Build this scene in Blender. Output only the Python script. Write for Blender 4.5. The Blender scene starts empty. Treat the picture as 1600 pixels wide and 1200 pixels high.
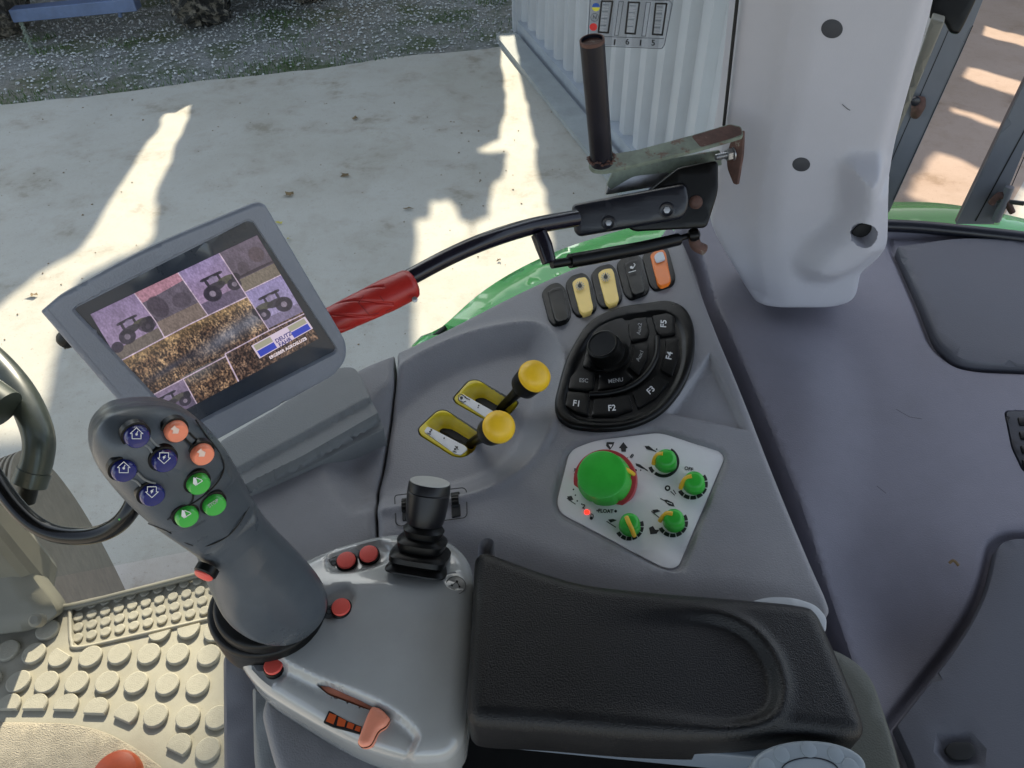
import bpy, bmesh, math, random
import numpy as np
from mathutils import Vector, Matrix
from mathutils.geometry import delaunay_2d_cdt
random.seed(7); rng = np.random.default_rng(7)
sc = bpy.context.scene
# ------------------------------------------------------------------ camera
F = 1200.0
_p = math.radians(44.0)
CAM = np.array([0, 0, 2.6])
FW = np.array([0, math.cos(_p), -math.sin(_p)]); _rt = np.array([1., 0, 0]); _up = np.cross(_rt, FW)
_r = math.radians(-1.4)
RT = _rt*math.cos(_r)+_up*math.sin(_r); UP = _up*math.cos(_r)-_rt*math.sin(_r)
cd = bpy.data.cameras.new('camera'); cam = bpy.data.objects.new('camera', cd); sc.collection.objects.link(cam)
cd.sensor_width = 36; cd.lens = F/1600*36; cd.clip_start = .02; cd.clip_end = 500
M = Matrix.Identity(4)
for i in range(3):
    M[i][0] = RT[i]; M[i][1] = UP[i]; M[i][2] = -FW[i]; M[i][3] = CAM[i]
cam.matrix_world = M; sc.camera = cam
def ray(u, v): return FW+RT*((u-800)/F)+UP*((600-v)/F)
# ------------------------------------------------------------------ light
SUN_EL = 33.0
_h = ray(650, -552); AZ = math.atan2(_h[0], _h[1])          # azimuth from +Y toward +X
SUN = np.array([math.sin(AZ)*math.cos(math.radians(SUN_EL)), math.cos(AZ)*math.cos(math.radians(SUN_EL)), math.sin(math.radians(SUN_EL))])
w = bpy.data.worlds.new('World'); sc.world = w; w.use_nodes = True
nt = w.node_tree; bg = nt.nodes['Background']; sky = nt.nodes.new('ShaderNodeTexSky')
sky.sky_type = 'NISHITA'; sky.sun_disc = False; sky.sun_elevation = math.radians(SUN_EL); sky.sun_rotation = AZ
sky.dust_density = 1.2; sky.ozone_density = 1.0
hs_ = nt.nodes.new('ShaderNodeHueSaturation'); hs_.inputs['Saturation'].default_value = .6; nt.links.new(sky.outputs[0], hs_.inputs['Color']); nt.links.new(hs_.outputs[0], bg.inputs[0]); bg.inputs[1].default_value = 0.15
sl = bpy.data.lights.new('sun', 'SUN'); sl.energy = 5.0; sl.angle = math.radians(.6); sl.color = (1, .87, .69)
so = bpy.data.objects.new('sun', sl); sc.collection.objects.link(so)
so.rotation_euler = Vector(SUN).to_track_quat('Z', 'Y').to_euler()
sc.view_settings.view_transform = 'Standard'; sc.view_settings.look = 'None'
sc.view_settings.exposure = 1.2; sc.view_settings.gamma = 1
# ------------------------------------------------------------------ materials
def mat(name, col, rough=.5, bump=0, bscale=400, metal=0, spec=.5, var=0, vscale=8, coat=0, emit=None, wear=None, wscale=30, bdist=.001):
    m = bpy.data.materials.new(name); m.use_nodes = True; n = m.node_tree.nodes; l = m.node_tree.links
    b = n['Principled BSDF']
    if isinstance(col, (int, float)): col = (col,)*3
    b.inputs['Base Color'].default_value = (*col, 1); b.inputs['Roughness'].default_value = rough
    b.inputs['Metallic'].default_value = metal; b.inputs['Specular IOR Level'].default_value = spec
    b.inputs['Coat Weight'].default_value = coat
    tc = n.new('ShaderNodeTexCoord'); last = None
    if var:
        t = n.new('ShaderNodeTexNoise'); t.inputs['Scale'].default_value = vscale; t.inputs['Detail'].default_value = 6
        t.inputs['Roughness'].default_value = .65
        l.new(tc.outputs['Object'], t.inputs['Vector'])
        mx = n.new('ShaderNodeMix'); mx.data_type = 'RGBA'
        mx.inputs[6].default_value = (*[c*(1-var) for c in col], 1); mx.inputs[7].default_value = (*[min(1, c*(1+var)) for c in col], 1)
        r = n.new('ShaderNodeMapRange'); r.inputs[1].default_value = .3; r.inputs[2].default_value = .7
        l.new(t.outputs[0], r.inputs[0]); l.new(r.outputs[0], mx.inputs[0]); last = mx.outputs[2]
        rr = n.new('ShaderNodeMapRange'); rr.inputs[1].default_value = .3; rr.inputs[2].default_value = .7
        rr.inputs[3].default_value = max(0, rough-.07); rr.inputs[4].default_value = min(1, rough+.08)
        l.new(t.outputs[0], rr.inputs[0]); l.new(rr.outputs[0], b.inputs['Roughness'])
    if wear:
        t = n.new('ShaderNodeTexNoise'); t.inputs['Scale'].default_value = wscale; t.inputs['Detail'].default_value = 10
        t.inputs['Roughness'].default_value = .75; l.new(tc.outputs['Object'], t.inputs['Vector'])
        r = n.new('ShaderNodeMapRange'); r.inputs[1].default_value = wear[1]; r.inputs[2].default_value = wear[1]+.06
        l.new(t.outputs[0], r.inputs[0]); mx = n.new('ShaderNodeMix'); mx.data_type = 'RGBA'
        if last: l.new(last, mx.inputs[6])
        else: mx.inputs[6].default_value = (*col, 1)
        mx.inputs[7].default_value = (*wear[0], 1); l.new(r.outputs[0], mx.inputs[0]); last = mx.outputs[2]
    if last: l.new(last, b.inputs['Base Color'])
    if bump:
        t = n.new('ShaderNodeTexNoise'); t.inputs['Scale'].default_value = bscale; t.inputs['Detail'].default_value = 3
        l.new(tc.outputs['Object'], t.inputs['Vector'])
        bp = n.new('ShaderNodeBump'); bp.inputs['Strength'].default_value = bump; bp.inputs['Distance'].default_value = bdist
        l.new(t.outputs[0], bp.inputs['Height']); l.new(bp.outputs[0], b.inputs['Normal'])
    if emit:
        b.inputs['Emission Color'].default_value = (*emit[0], 1); b.inputs['Emission Strength'].default_value = emit[1]
    return m
def hexs(r, g, b):
    f = lambda c: ((c/255)/12.92 if c < 11 else ((c/255+.055)/1.055)**2.4)
    return (f(r), f(g), f(b))
PL = dict(bump=.55, bscale=650, bdist=.0007)
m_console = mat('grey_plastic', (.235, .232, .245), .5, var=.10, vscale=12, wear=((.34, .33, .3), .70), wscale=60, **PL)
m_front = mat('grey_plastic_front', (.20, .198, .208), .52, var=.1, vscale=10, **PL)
m_pod = mat('silver_grey_plastic', (.36, .365, .355), .17, var=.08, vscale=9, coat=.7, bump=.05, bscale=700, wear=((.48, .48, .46), .74), wscale=90)
m_monitor = mat('monitor_plastic', (.18, .20, .245), .38, var=.08, vscale=9, **PL)
m_mount = mat('mount_plastic', (.16, .168, .17), .5, var=.1, vscale=14, **PL)
m_grip = mat('grip_plastic', (.066, .077, .09), .32, var=.12, vscale=18, bump=.25, bscale=1100, bdist=.0005, wear=((.12, .12, .12), .7), wscale=70)
m_seam = mat('dark_seam', .008, .5)
m_grip2 = mat('grip_head_plastic', (.05, .056, .062), .4, var=.12, vscale=18, bump=.2, bscale=1100, bdist=.0005)
m_rubber = mat('black_rubber', .004, .38, spec=.25, var=.2, vscale=30, bump=.1, bscale=500)
m_black = mat('black_plastic', .003, .33, spec=.25, var=.2, vscale=30, bump=.15, bscale=900, bdist=.0005)
m_key = mat('key_plastic', .003, .36, spec=.25, bump=.15, bscale=900, bdist=.0005)
m_pad = mat('armrest_leatherette', (.005, .005, .0056), .33, var=.2, vscale=14, bump=.8, bscale=900, bdist=.0008, spec=.38)
m_trim = mat('violet_grey_trim', (.20, .192, .228), .55, var=.12, vscale=7, bump=.4, bscale=800, bdist=.0008, wear=((.2, .19, .17), .74), wscale=25)
m_trim2 = mat('dark_trim_panel', (.098, .10, .118), .6, var=.1, vscale=7, bump=.4, bscale=800, bdist=.0008)
m_pillar = mat('pillar_plastic', (.43, .43, .475), .5, var=.05, vscale=6, bump=.2, bscale=700, bdist=.0006, wear=((.2, .2, .22), .76), wscale=22)
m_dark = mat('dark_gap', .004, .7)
m_plug = mat('plug_plastic', (.03, .032, .04), .6)
m_white = mat('white_plate', (.74, .73, .72), .45, var=.04, vscale=20)
m_ink = mat('black_ink', .008, .55)
m_wink = mat('white_ink', .7, .5)
m_grey_ink = mat('grey_ink', .35, .5)
m_yel = mat('yellow_plastic', (.92, .55, .02), .38, var=.08, vscale=40)
m_ygate = mat('yellow_gate', (.72, .56, .02), .35, var=.08, vscale=40)
m_rock = mat('yellow_rocker', (.95, .68, .2), .4, var=.04, vscale=50)
m_orange = mat('orange_rocker', (.85, .19, .012), .35, var=.06, vscale=50)
m_green = mat('green_knob_plastic', (.03, .42, .035), .38, var=.1, vscale=60)
m_gbtn = mat('green_button', (.05, .42, .05), .3, coat=.3)
m_bbtn = mat('blue_button', (.008, .012, .13), .25, coat=.4)
m_obtn = mat('orange_button', (.9, .27, .15), .4)
m_rbtn = mat('red_button', (.75, .10, .075), .4, var=.08, vscale=60)
m_red = mat('red_grip_plastic', (.42, .02, .015), .4, var=.12, vscale=25, bump=.2, bscale=300)
m_redring = mat('red_ring', (.5, .05, .06), .4)
m_slider = mat('salmon_plastic', (.8, .28, .17), .38, var=.08, vscale=50)
m_rod = mat('dark_painted_steel', (.008, .007, .014), .2, spec=.5, var=.3, vscale=30, bump=.1, bscale=200, wear=((.09, .06, .05), .7), wscale=60)
m_block = mat('handle_block_plastic', (.010, .011, .017), .34, bump=.15, bscale=600, var=.1)
m_pipe = mat('worn_steel_pipe', (.007, .007, .013), .36, spec=.3, metal=0, var=.3, vscale=25, wear=((.2, .18, .19), .655), wscale=55, bump=.2, bscale=120)
m_rust = mat('rusty_steel', (.09, .045, .035), .75, var=.45, vscale=60, bump=.6, bscale=180, wear=((.22, .2, .17), .6), wscale=60)
m_bar = mat('painted_bar', (.16, .19, .15), .6, var=.35, vscale=40, wear=((.12, .07, .05), .56), wscale=45, bump=.3, bscale=150)
m_zinc = mat('zinc_bolt', (.35, .35, .36), .35, metal=.8, var=.2, vscale=90)
m_fender = mat('green_fender_paint', (.05, .34, .06), .18, coat=.6, var=.08, vscale=5)
m_cont = mat('container_paint', (.44, .445, .46), .45, var=.07, vscale=2.5, wear=((.35, .27, .2), .72), wscale=4)
m_rail = mat('container_rail_paint', (.40, .42, .45), .5, var=.15, vscale=4)
m_mat = mat('beige_floor_rubber', (.30, .28, .222), .6, var=.14, vscale=14, wear=((.19, .17, .13), .62), wscale=35, bump=.2, bscale=500)
m_stud = mat('beige_stud_rubber', (.33, .308, .245), .7, var=.14, vscale=30, bump=.6, bscale=650, bdist=.0012)
m_carpet = mat('beige_carpet', (.34, .30, .235), .85, var=.2, vscale=40, bump=1, bscale=500, bdist=.003)
m_cream = mat('cream_pillar_trim', (.16, .155, .125), .5, var=.12, vscale=8, bump=.2, bscale=500)
m_tube = mat('dark_green_steel', (.03, .036, .028), .34, var=.4, vscale=14, coat=.2)
m_tyre = mat('tyre_rubber', (.03, .028, .026), .8, var=.4, vscale=9, bump=.6, bscale=60, bdist=.01, wear=((.24, .21, .17), .50), wscale=9)
m_tyre2 = mat('dusty_tyre_rubber', (.19, .165, .13), .85, var=.2, vscale=25, bump=.5, bscale=160, bdist=.003)
m_bluesteel = mat('blue_painted_steel', (.10, .14, .25), .5, var=.2, vscale=6)
m_gate = mat('grey_gate_steel', (.13, .14, .16), .45, var=.12, vscale=5)
m_sun_blocker = mat('hall_cladding', (.45, .45, .43), .6, var=.1, vscale=2)
m_curb = mat('curb_concrete', (.33, .34, .33), .8, var=.15, vscale=5, bump=.4, bscale=60, bdist=.005)
m_leaf = mat('dry_leaf', (.17, .11, .05), .8, var=.4, vscale=40)
m_leafy = mat('yellow_leaf', (.5, .42, .08), .7)
m_grass = mat('grass_blades', (.06, .12, .025), .7, var=.4, vscale=6)
m_led = mat('red_led', (.6, .01, .01), .3, emit=((1, .02, .01), 1.4))
m_scale = mat('orange_ink', (.62, .10, .02), .45)
m_blueink = mat('blue_ink', (.02, .09, .4), .5); m_yelink = mat('yellow_ink', (.7, .65, .05), .5); m_redink = mat('red_ink', (.7, .03, .03), .5)
m_decal = mat('clear_decal', (.5, .5, .5), .4)

def glass(name, tint, ior_mix=.06):
    m = bpy.data.materials.new(name); m.use_nodes = True; n = m.node_tree.nodes; l = m.node_tree.links
    n.remove(n['Principled BSDF']); o = n['Material Output']
    t = n.new('ShaderNodeBsdfTransparent'); t.inputs[0].default_value = (*tint, 1)
    g = n.new('ShaderNodeBsdfGlossy'); g.inputs['Roughness'].default_value = .02
    fr = n.new('ShaderNodeFresnel'); fr.inputs[0].default_value = 1.12
    mx = n.new('ShaderNodeMixShader'); l.new(fr.outputs[0], mx.inputs[0]); l.new(t.outputs[0], mx.inputs[1]); l.new(g.outputs[0], mx.inputs[2])
    l.new(mx.outputs[0], o.inputs[0]); return m
m_glass = glass('window_glass', (.93, .955, .945))
m_brglass = glass('brown_tinted_glass', (.80, .66, .60))
m_sheer = glass('clear_film', (.86, .86, .87))

def ground_mat(kind):
    m = bpy.data.materials.new(kind); m.use_nodes = True; n = m.node_tree.nodes; l = m.node_tree.links; b = n['Principled BSDF']
    geo = n.new('ShaderNodeNewGeometry')
    def noise(s, d=8, r=.6, dist=0):
        t = n.new('ShaderNodeTexNoise'); t.inputs['Scale'].default_value = s; t.inputs['Detail'].default_value = d
        t.inputs['Roughness'].default_value = r; t.inputs['Distortion'].default_value = dist
        l.new(geo.outputs['Position'], t.inputs['Vector']); return t.outputs[0]
    def ramp(x, pts):
        c = n.new('ShaderNodeValToRGB'); e = c.color_ramp.elements
        e[0].position = pts[0][0]; e[0].color = (*pts[0][1], 1); e[1].position = pts[-1][0]; e[1].color = (*pts[-1][1], 1)
        for p_, c_ in pts[1:-1]:
            q = e.new(p_); q.color = (*c_, 1)
        l.new(x, c.inputs[0]); return c.outputs[0]
    def mul(a, b_, fac=1):
        x = n.new('ShaderNodeMix'); x.data_type = 'RGBA'; x.blend_type = 'MULTIPLY'; x.inputs[0].default_value = fac
        l.new(a, x.inputs[6]); l.new(b_, x.inputs[7]); return x.outputs[2]
    if kind == 'concrete':
        grit = ramp(noise(220, 3, .7), [(.3, (.82, .81, .8)), (.5, (1, 1, 1)), (.7, (1.0, 1.0, 1.0))])
        c = ramp(noise(.9, 6), [(.3, (.41, .38, .32)), (.5, (.46, .43, .375)), (.72, (.50, .475, .42))])
        c = mul(c, ramp(noise(2.6, 12, .68, .15), [(.33, (.6, .55, .47)), (.42, (.9, .88, .85)), (.52, (1, 1, 1)), (.7, (.96, .95, .93))]), .8)
        c = mul(c, ramp(noise(14, 8, .7), [(.3, (.8, .78, .75)), (.45, (1, 1, 1)), (.8, (1, 1, 1))]), .5)
        c = mul(c, ramp(noise(60, 4, .6), [(.27, (.4, .36, .3)), (.38, (1, 1, 1)), (.8, (1, 1, 1))]), .6)
        c = mul(c, grit, .8)
        l.new(c, b.inputs['Base Color']); b.inputs['Roughness'].default_value = .8; hs = noise(45, 6)
        st = .15; dd = .006
    else:
        c = ramp(noise(16, 8, .8), [(.3, (.21, .21, .19)), (.5, (.37, .365, .345)), (.62, (.45, .44, .42)), (.75, (.58, .57, .54))])
        c = mul(c, ramp(noise(.9, 5), [(.35, (.8, .74, .62)), (.55, (1, 1, 1)), (.7, (1.0, .95, .9))]), 1)
        gx = n.new('ShaderNodeMix'); gx.data_type = 'RGBA'; l.new(c, gx.inputs[6]); gx.inputs[7].default_value = (.09, .13, .035, 1)
        l.new(ramp(noise(1.7, 8, .7), [(.48, (0, 0, 0)), (.62, (.85, .85, .85))]), gx.inputs[0]); c = gx.outputs[2]
        l.new(c, b.inputs['Base Color']); b.inputs['Roughness'].default_value = .9; hs = noise(26, 8, .8); st = 1; dd = .05
    bp = n.new('ShaderNodeBump'); bp.inputs['Strength'].default_value = st; bp.inputs['Distance'].default_value = dd
    l.new(hs, bp.inputs['Height']); l.new(bp.outputs[0], b.inputs['Normal']); return m
# ------------------------------------------------------------------ helpers
def link(o, parent=None):
    sc.collection.objects.link(o)
    if parent is not None:
        o.parent = parent; o.matrix_parent_inverse = parent.matrix_world.inverted() if parent.type != 'EMPTY' else Matrix.Translation(-parent.location)
    return o
def thing(name, label, cat, loc=(0, 0, 0), group=None):
    o = bpy.data.objects.new(name, None); o.empty_display_size = .02; o.location = Vector([float(c) for c in loc]); sc.collection.objects.link(o)
    o['label'] = label; o['category'] = cat
    if group: o['group'] = group
    return o
def tag(o, label, cat, group=None):
    o['label'] = label; o['category'] = cat
    if group: o['group'] = group
    return o
def mesh(name, V, Fc, m, parent=None, smooth=True, label=None, kind=None):
    me = bpy.data.meshes.new(name); me.from_pydata([tuple(map(float, v)) for v in V], [], [tuple(map(int, f)) for f in Fc]); me.materials.append(m)
    if smooth: me.polygons.foreach_set('use_smooth', [True]*len(me.polygons))
    me.update(); o = bpy.data.objects.new(name, me); link(o, parent)
    if label: o['label'] = label
    if kind: o['kind'] = kind
    return o
def sharpen(o, deg=38):
    me = o.data; bm = bmesh.new(); bm.from_mesh(me)
    bmesh.ops.recalc_face_normals(bm, faces=bm.faces); a = math.radians(deg)
    for e in bm.edges:
        if len(e.link_faces) == 2 and e.calc_face_angle(0) > a: e.smooth = False
    bm.to_mesh(me); bm.free(); return o
class Pl:
    """a plane in the world; px() turns a photo pixel into a point on it"""
    def __init__(s, o, n, e1=(1, 0, 0)):
        s.o = np.array(o, float); s.n = np.array(n, float); s.n /= np.linalg.norm(s.n)
        e = np.array(e1, float); e -= s.n*(e@s.n); s.e1 = e/np.linalg.norm(e); s.e2 = np.cross(s.n, s.e1)
    def hit(s, u, v, h=0):
        d = ray(u, v); o = s.o+s.n*h; return CAM+d*(((o-CAM)@s.n)/(d@s.n))
    def loc(s, pts, h=0):
        out = []
        for u, v in pts:
            q = s.hit(u, v, h)-s.o; out.append((q@s.e1, q@s.e2))
        return np.array(out)
    def w(s, xy, h=0): return s.o+s.e1*xy[0]+s.e2*xy[1]+s.n*h
    def up(s, h): return Pl(s.o+s.n*h, s.n, s.e1)
def P3(u, v, depth): return CAM+ray(u, v)*depth
def spline(pts, closed=True, k=6):
    pts = np.array(pts, float); n = len(pts); out = []
    rngi = range(n) if closed else range(n-1)
    for i in rngi:
        if closed: a, b, c, d = pts[(i-1) % n], pts[i], pts[(i+1) % n], pts[(i+2) % n]
        else: a, b, c, d = pts[max(i-1, 0)], pts[i], pts[i+1], pts[min(i+2, n-1)]
        for j in range(k):
            t = j/k; out.append(.5*((2*b)+(-a+c)*t+(2*a-5*b+4*c-d)*t*t+(-a+3*b-3*c+d)*t**3))
    if not closed: out.append(pts[-1])
    return np.array(out)
def fillet(pts, r, k=5):
    pts = np.array(pts, float); n = len(pts); out = []
    rs = r if hasattr(r, '__len__') else [r]*n
    for i in range(n):
        a, b, c = pts[i-1], pts[i], pts[(i+1) % n]; u = a-b; v = c-b; lu, lv = np.linalg.norm(u), np.linalg.norm(v)
        d = min(rs[i], lu*.48, lv*.48)
        if d < 1e-6: out.append(b); continue
        p, q = b+u/lu*d, b+v/lv*d
        for j in range(k+1):
            t = j/k; out.append((1-t)**2*p+2*t*(1-t)*b+t*t*q)
    return np.array(out)
def resample(poly, step, closed=True):
    P = np.vstack([poly, poly[:1]]) if closed else np.array(poly); out = []
    for a, b in zip(P[:-1], P[1:]):
        L = np.linalg.norm(b-a); k = max(1, int(math.ceil(L/step)))
        if L < 1e-7: continue
        for j in range(k): out.append(a+(b-a)*j/k)
    if not closed: out.append(P[-1])
    return np.array(out)
def area2(p): x, y = p[:, 0], p[:, 1]; return float(np.sum(x*np.roll(y, -1)-np.roll(x, -1)*y))/2
def sdist(poly, pts, closed=True):
    """distance to a polyline (negative outside when closed)"""
    A = np.array(poly); B = np.roll(A, -1, 0)
    if not closed: A, B = A[:-1], B[:-1]
    pts = np.atleast_2d(pts); out = np.full(len(pts), 1e9); ins = np.zeros(len(pts), bool)
    for a, b in zip(A, B):
        d = b-a; L = d@d
        if L < 1e-16: continue
        t = np.clip(((pts-a)@d)/L, 0, 1); q = pts-a-t[:, None]*d; out = np.minimum(out, np.hypot(q[:, 0], q[:, 1]))
        if closed:
            c = ((a[1] > pts[:, 1]) != (b[1] > pts[:, 1]))
            if c.any():
                xx = (b[0]-a[0])*(pts[:, 1]-a[1])/((b[1]-a[1]) if b[1] != a[1] else 1e-12)+a[0]; ins ^= c & (pts[:, 0] < xx)
    return np.where(ins, out, -out) if closed else out
def ss(a, b, x):
    t = np.clip((x-a)/(b-a), 0, 1); return t*t*(3-2*t)
def sculpt(name, pl, outline, m, parent=None, h=None, depth=.01, edge=.002, res=.01, feats=(), infl=False, bottom=True, label=None, px=True, skew=None, sharp=40, rings=None, follow=True):
    """closed solid: an outline on a plane, rounded edge, height function h(local points), walls down to -depth"""
    poly = pl.loc(outline, -edge) if px else np.array(outline, float)
    if px and h is not None and follow:
        for _ in range(3):
            hb = h(poly); poly = np.array([pl.loc([q], -edge+z)[0] for q, z in zip(outline, hb)])
    if area2(poly) < 0: poly = poly[::-1]
    poly = resample(poly, res)
    n = len(poly); T = np.roll(poly, -1, 0)-np.roll(poly, 1, 0); T /= np.maximum(1e-9, np.linalg.norm(T, axis=1))[:, None]
    N = np.stack([-T[:, 1], T[:, 0]], 1)
    inner = []
    fr = (.04, .15, .35, .65, 1.0) if not infl else (.02, .08, .18, .32, .5, .75, 1.0)
    if edge < .0025: fr = (.3, 1.0)
    for f_ in fr:
        q = poly+N*edge*f_; inner.append(q[sdist(poly, q) > edge*f_*.93])
    for fe, offs in feats:
        fe = np.array(fe)
        if np.allclose(fe[0], fe[-1]) and area2(fe[:-1]) < 0: fe = fe[::-1]
        fr_ = resample(fe, res*.6, closed=False)
        t = np.gradient(fr_, axis=0); t /= np.maximum(1e-9, np.linalg.norm(t, axis=1))[:, None]; nn = np.stack([-t[:, 1], t[:, 0]], 1)
        for o_ in offs: inner.append(fr_+nn*o_)
    mn, mx = poly.min(0), poly.max(0)
    g = np.stack(np.meshgrid(np.arange(mn[0], mx[0], res), np.arange(mn[1], mx[1], res)), -1).reshape(-1, 2)
    g = g+np.where((np.round(g[:, 1]/res).astype(int) % 2)[:, None] == 0, np.array([[res*.5, 0]]), 0); inner.append(g)
    I = np.vstack(inner); d = sdist(poly, I); I = I[d > min(edge*.03, .0003)+1e-5]; d = sdist(poly, I)
    keep = ~((np.arange(len(I)) >= len(I)-len(g)) & (d < edge*1.02)); I = I[keep]
    if len(I):   # thin out near duplicates
        key = np.round(I/(min(res*.08, .0004))).astype(np.int64); _, ix = np.unique(key, axis=0, return_index=True); I = I[ix]
    allp = np.vstack([poly, I]) if len(I) else poly
    r_ = delaunay_2d_cdt([Vector(p) for p in allp], [], [list(range(n))], 1, 1e-7)
    V2 = np.array([tuple(v) for v in r_[0]]); Fs = r_[2]; orig = r_[3]
    bmap = {}
    for i, o_ in enumerate(orig):
        for k in o_:
            if k < n: bmap[k] = i
    dd = np.maximum(0, sdist(poly, V2)); isb = np.zeros(len(V2), bool)
    for k, i in bmap.items(): dd[i] = 0; isb[i] = True
    t = np.clip(dd/edge, 0, 1); ez = -edge*(1-np.sqrt(np.maximum(0, 1-(1-t)**2)))
    H = (h(V2) if h is not None else np.zeros(len(V2)))
    if skew is not None: base = skew(V2)
    Z = H+ez
    V = [pl.w(p, z) for p, z in zip(V2, Z)]; Fc = [list(f) for f in Fs]
    loop = [bmap[k] for k in range(n) if k in bmap]; nb = len(V)
    L = len(loop); LN_ = {}
    for k in range(n):
        if k in bmap: LN_.setdefault(bmap[k], N[k])
    lN = np.array([LN_[i] for i in loop])
    if infl and rings is None: rings = [(.15*depth, .03*edge), (.35*depth, .12*edge), (.6*depth, .3*edge), (.8*depth, .5*edge), (depth, .8*edge)]
    if rings is None: rings = [(depth-edge, 0)]
    lc = np.array([V2[i] for i in loop]).mean(0); lr = np.mean([np.linalg.norm(V2[i]-lc) for i in loop])
    inn = lambda k, q: V2[loop[k]] if q == 0 else lc+(V2[loop[k]]-lc)*(1-q/lr)
    for (dz_, ins_) in rings[:-1]:
        for k in range(L): V.append(pl.w(inn(k, ins_), min(Z[loop[k]], -edge)-dz_))
        src = loop if nb == len(V)-L else [nb-L+k for k in range(L)]
        for k in range(L):
            a, b = src[k], src[(k+1) % L]
            if a != b: Fc.append([b, a, nb+k, nb+(k+1) % L])
        nb = len(V)
    first = len(rings) == 1
    dz_, ins_ = rings[-1]
    for k in range(L): V.append(pl.w(inn(k, ins_), min(Z[loop[k]], -edge)-dz_))
    loop = loop if first else [nb-L+k for k in range(L)]
    for k in range(L):
        a, b = loop[k], loop[(k+1) % L]
        if a == b: continue
        Fc.append([b, a, nb+k, nb+(k+1) % L])
    if bottom: Fc.append([nb+k for k in range(L)][::-1])
    o = mesh(name, V, Fc, m, parent, label=label); sharpen(o, sharp); return o
def tube(name, pts, rad, m, parent=None, seg=16, closed_ends=True, label=None, smooth_k=6, up=None, flat=1.0):
    P = spline(pts, False, smooth_k) if smooth_k > 1 and len(pts) > 2 else np.array(pts, float)
    rr = rad if hasattr(rad, '__len__') else [rad]*len(pts)
    R = np.interp(np.linspace(0, len(rr)-1, len(P)), range(len(rr)), rr)
    V = []; Fc = []; prev = None
    for i, p in enumerate(P):
        t = P[min(i+1, len(P)-1)]-P[max(i-1, 0)]; t /= np.linalg.norm(t)
        a = (np.array([0, 0, 1.]) if abs(t[2]) < .95 else np.array([1., 0, 0])) if prev is None else prev
        a = a-t*(a@t); a /= np.linalg.norm(a); prev = a; b = np.cross(t, a)
        for k in range(seg):
            q = 2*math.pi*k/seg; V.append(p+(a*math.cos(q)*flat+b*math.sin(q))*R[i])
    for i in range(len(P)-1):
        for k in range(seg): Fc.append([i*seg+k, i*seg+(k+1) % seg, (i+1)*seg+(k+1) % seg, (i+1)*seg+k])
    if closed_ends: Fc.append(list(range(seg))[::-1]); Fc.append([(len(P)-1)*seg+k for k in range(seg)])
    o = mesh(name, V, Fc, m, parent, label=label); sharpen(o, 45); return o
def lathe(name, base, axis, prof, m, parent=None, seg=32, label=None, shape=None, ref=(1, 0, 0)):
    """prof: (height along axis, radius)"""
    ax = np.array(axis, float); ax /= np.linalg.norm(ax); a = np.array(ref, float); a -= ax*(a@ax); a /= np.linalg.norm(a); b = np.cross(ax, a)
    base = np.array(base, float); V = []; Fc = []
    for h_, r_ in prof:
        for k in range(seg):
            q = 2*math.pi*k/seg; s = shape(q, h_) if shape else 1; V.append(base+ax*h_+(a*math.cos(q)+b*math.sin(q))*r_*s)
    for i in range(len(prof)-1):
        for k in range(seg): Fc.append([i*seg+k, i*seg+(k+1) % seg, (i+1)*seg+(k+1) % seg, (i+1)*seg+k])
    Fc.append(list(range(seg))[::-1]); Fc.append([(len(prof)-1)*seg+k for k in range(seg)])
    o = mesh(name, V, Fc, m, parent, label=label); sharpen(o, 35); return o
def box(name, c, ax, ay, az, m, parent=None, bev=.001, label=None):
    """box about c with half-axis vectors"""
    bm = bmesh.new(); bmesh.ops.create_cube(bm, size=2)
    c = np.array(c, float); A = [np.array(x, float) for x in (ax, ay, az)]
    for v in bm.verts:
        p = c+A[0]*v.co.x+A[1]*v.co.y+A[2]*v.co.z; v.co = Vector(p)
    if bev: bmesh.ops.bevel(bm, geom=list(bm.edges), offset=bev, segments=2, affect='EDGES', profile=.5)
    bmesh.ops.recalc_face_normals(bm, faces=bm.faces)
    me = bpy.data.meshes.new(name); bm.to_mesh(me); bm.free(); me.materials.append(m)
    o = bpy.data.objects.new(name, me); link(o, parent)
    if label: o['label'] = label
    return o
def prints(name, pl, m, parent, fills=(), strokes=(), wpx=2, h=.0004, label=None):
    """flat ink on a plane: filled pixel polygons and pixel polylines"""
    V = []; Fc = []
    for f_ in fills:
        L = pl.loc(f_); 
        if area2(L) < 0: L = L[::-1]
        tris = delaunay_2d_cdt([Vector(p) for p in L], [], [list(range(len(L)))], 1, 1e-7)
        b = len(V)
        for v in tris[0]: V.append(pl.w(v, h))
        for f in tris[2]: Fc.append([b+i for i in f])
    for s_ in strokes:
        ww = wpx
        if isinstance(s_, tuple) and not isinstance(s_[0], (tuple, list)): pass
        pts = [np.array(p, float) for p in s_]
        for a, b_ in zip(pts[:-1], pts[1:]):
            d = b_-a; L = np.linalg.norm(d)
            if L < 1e-6: continue
            d /= L; n_ = np.array([-d[1], d[0]])*ww/2; e = d*ww*.25
            q = pl.loc([a-e+n_, b_+e+n_, b_+e-n_, a-e-n_]); k = len(V)
            for x in q[::-1] if area2(q) < 0 else q: V.append(pl.w(x, h))
            Fc.append([k, k+1, k+2, k+3])
    return mesh(name, V, Fc, m, parent, smooth=False, label=label)
def circ(cx, cy, r, ry=None, k=24, a0=0, a1=360): 
    ry = ry or r
    return [(cx+r*math.cos(math.radians(a0+(a1-a0)*i/k)), cy+ry*math.sin(math.radians(a0+(a1-a0)*i/k))) for i in range(k if a1-a0 == 360 else k+1)]
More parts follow.
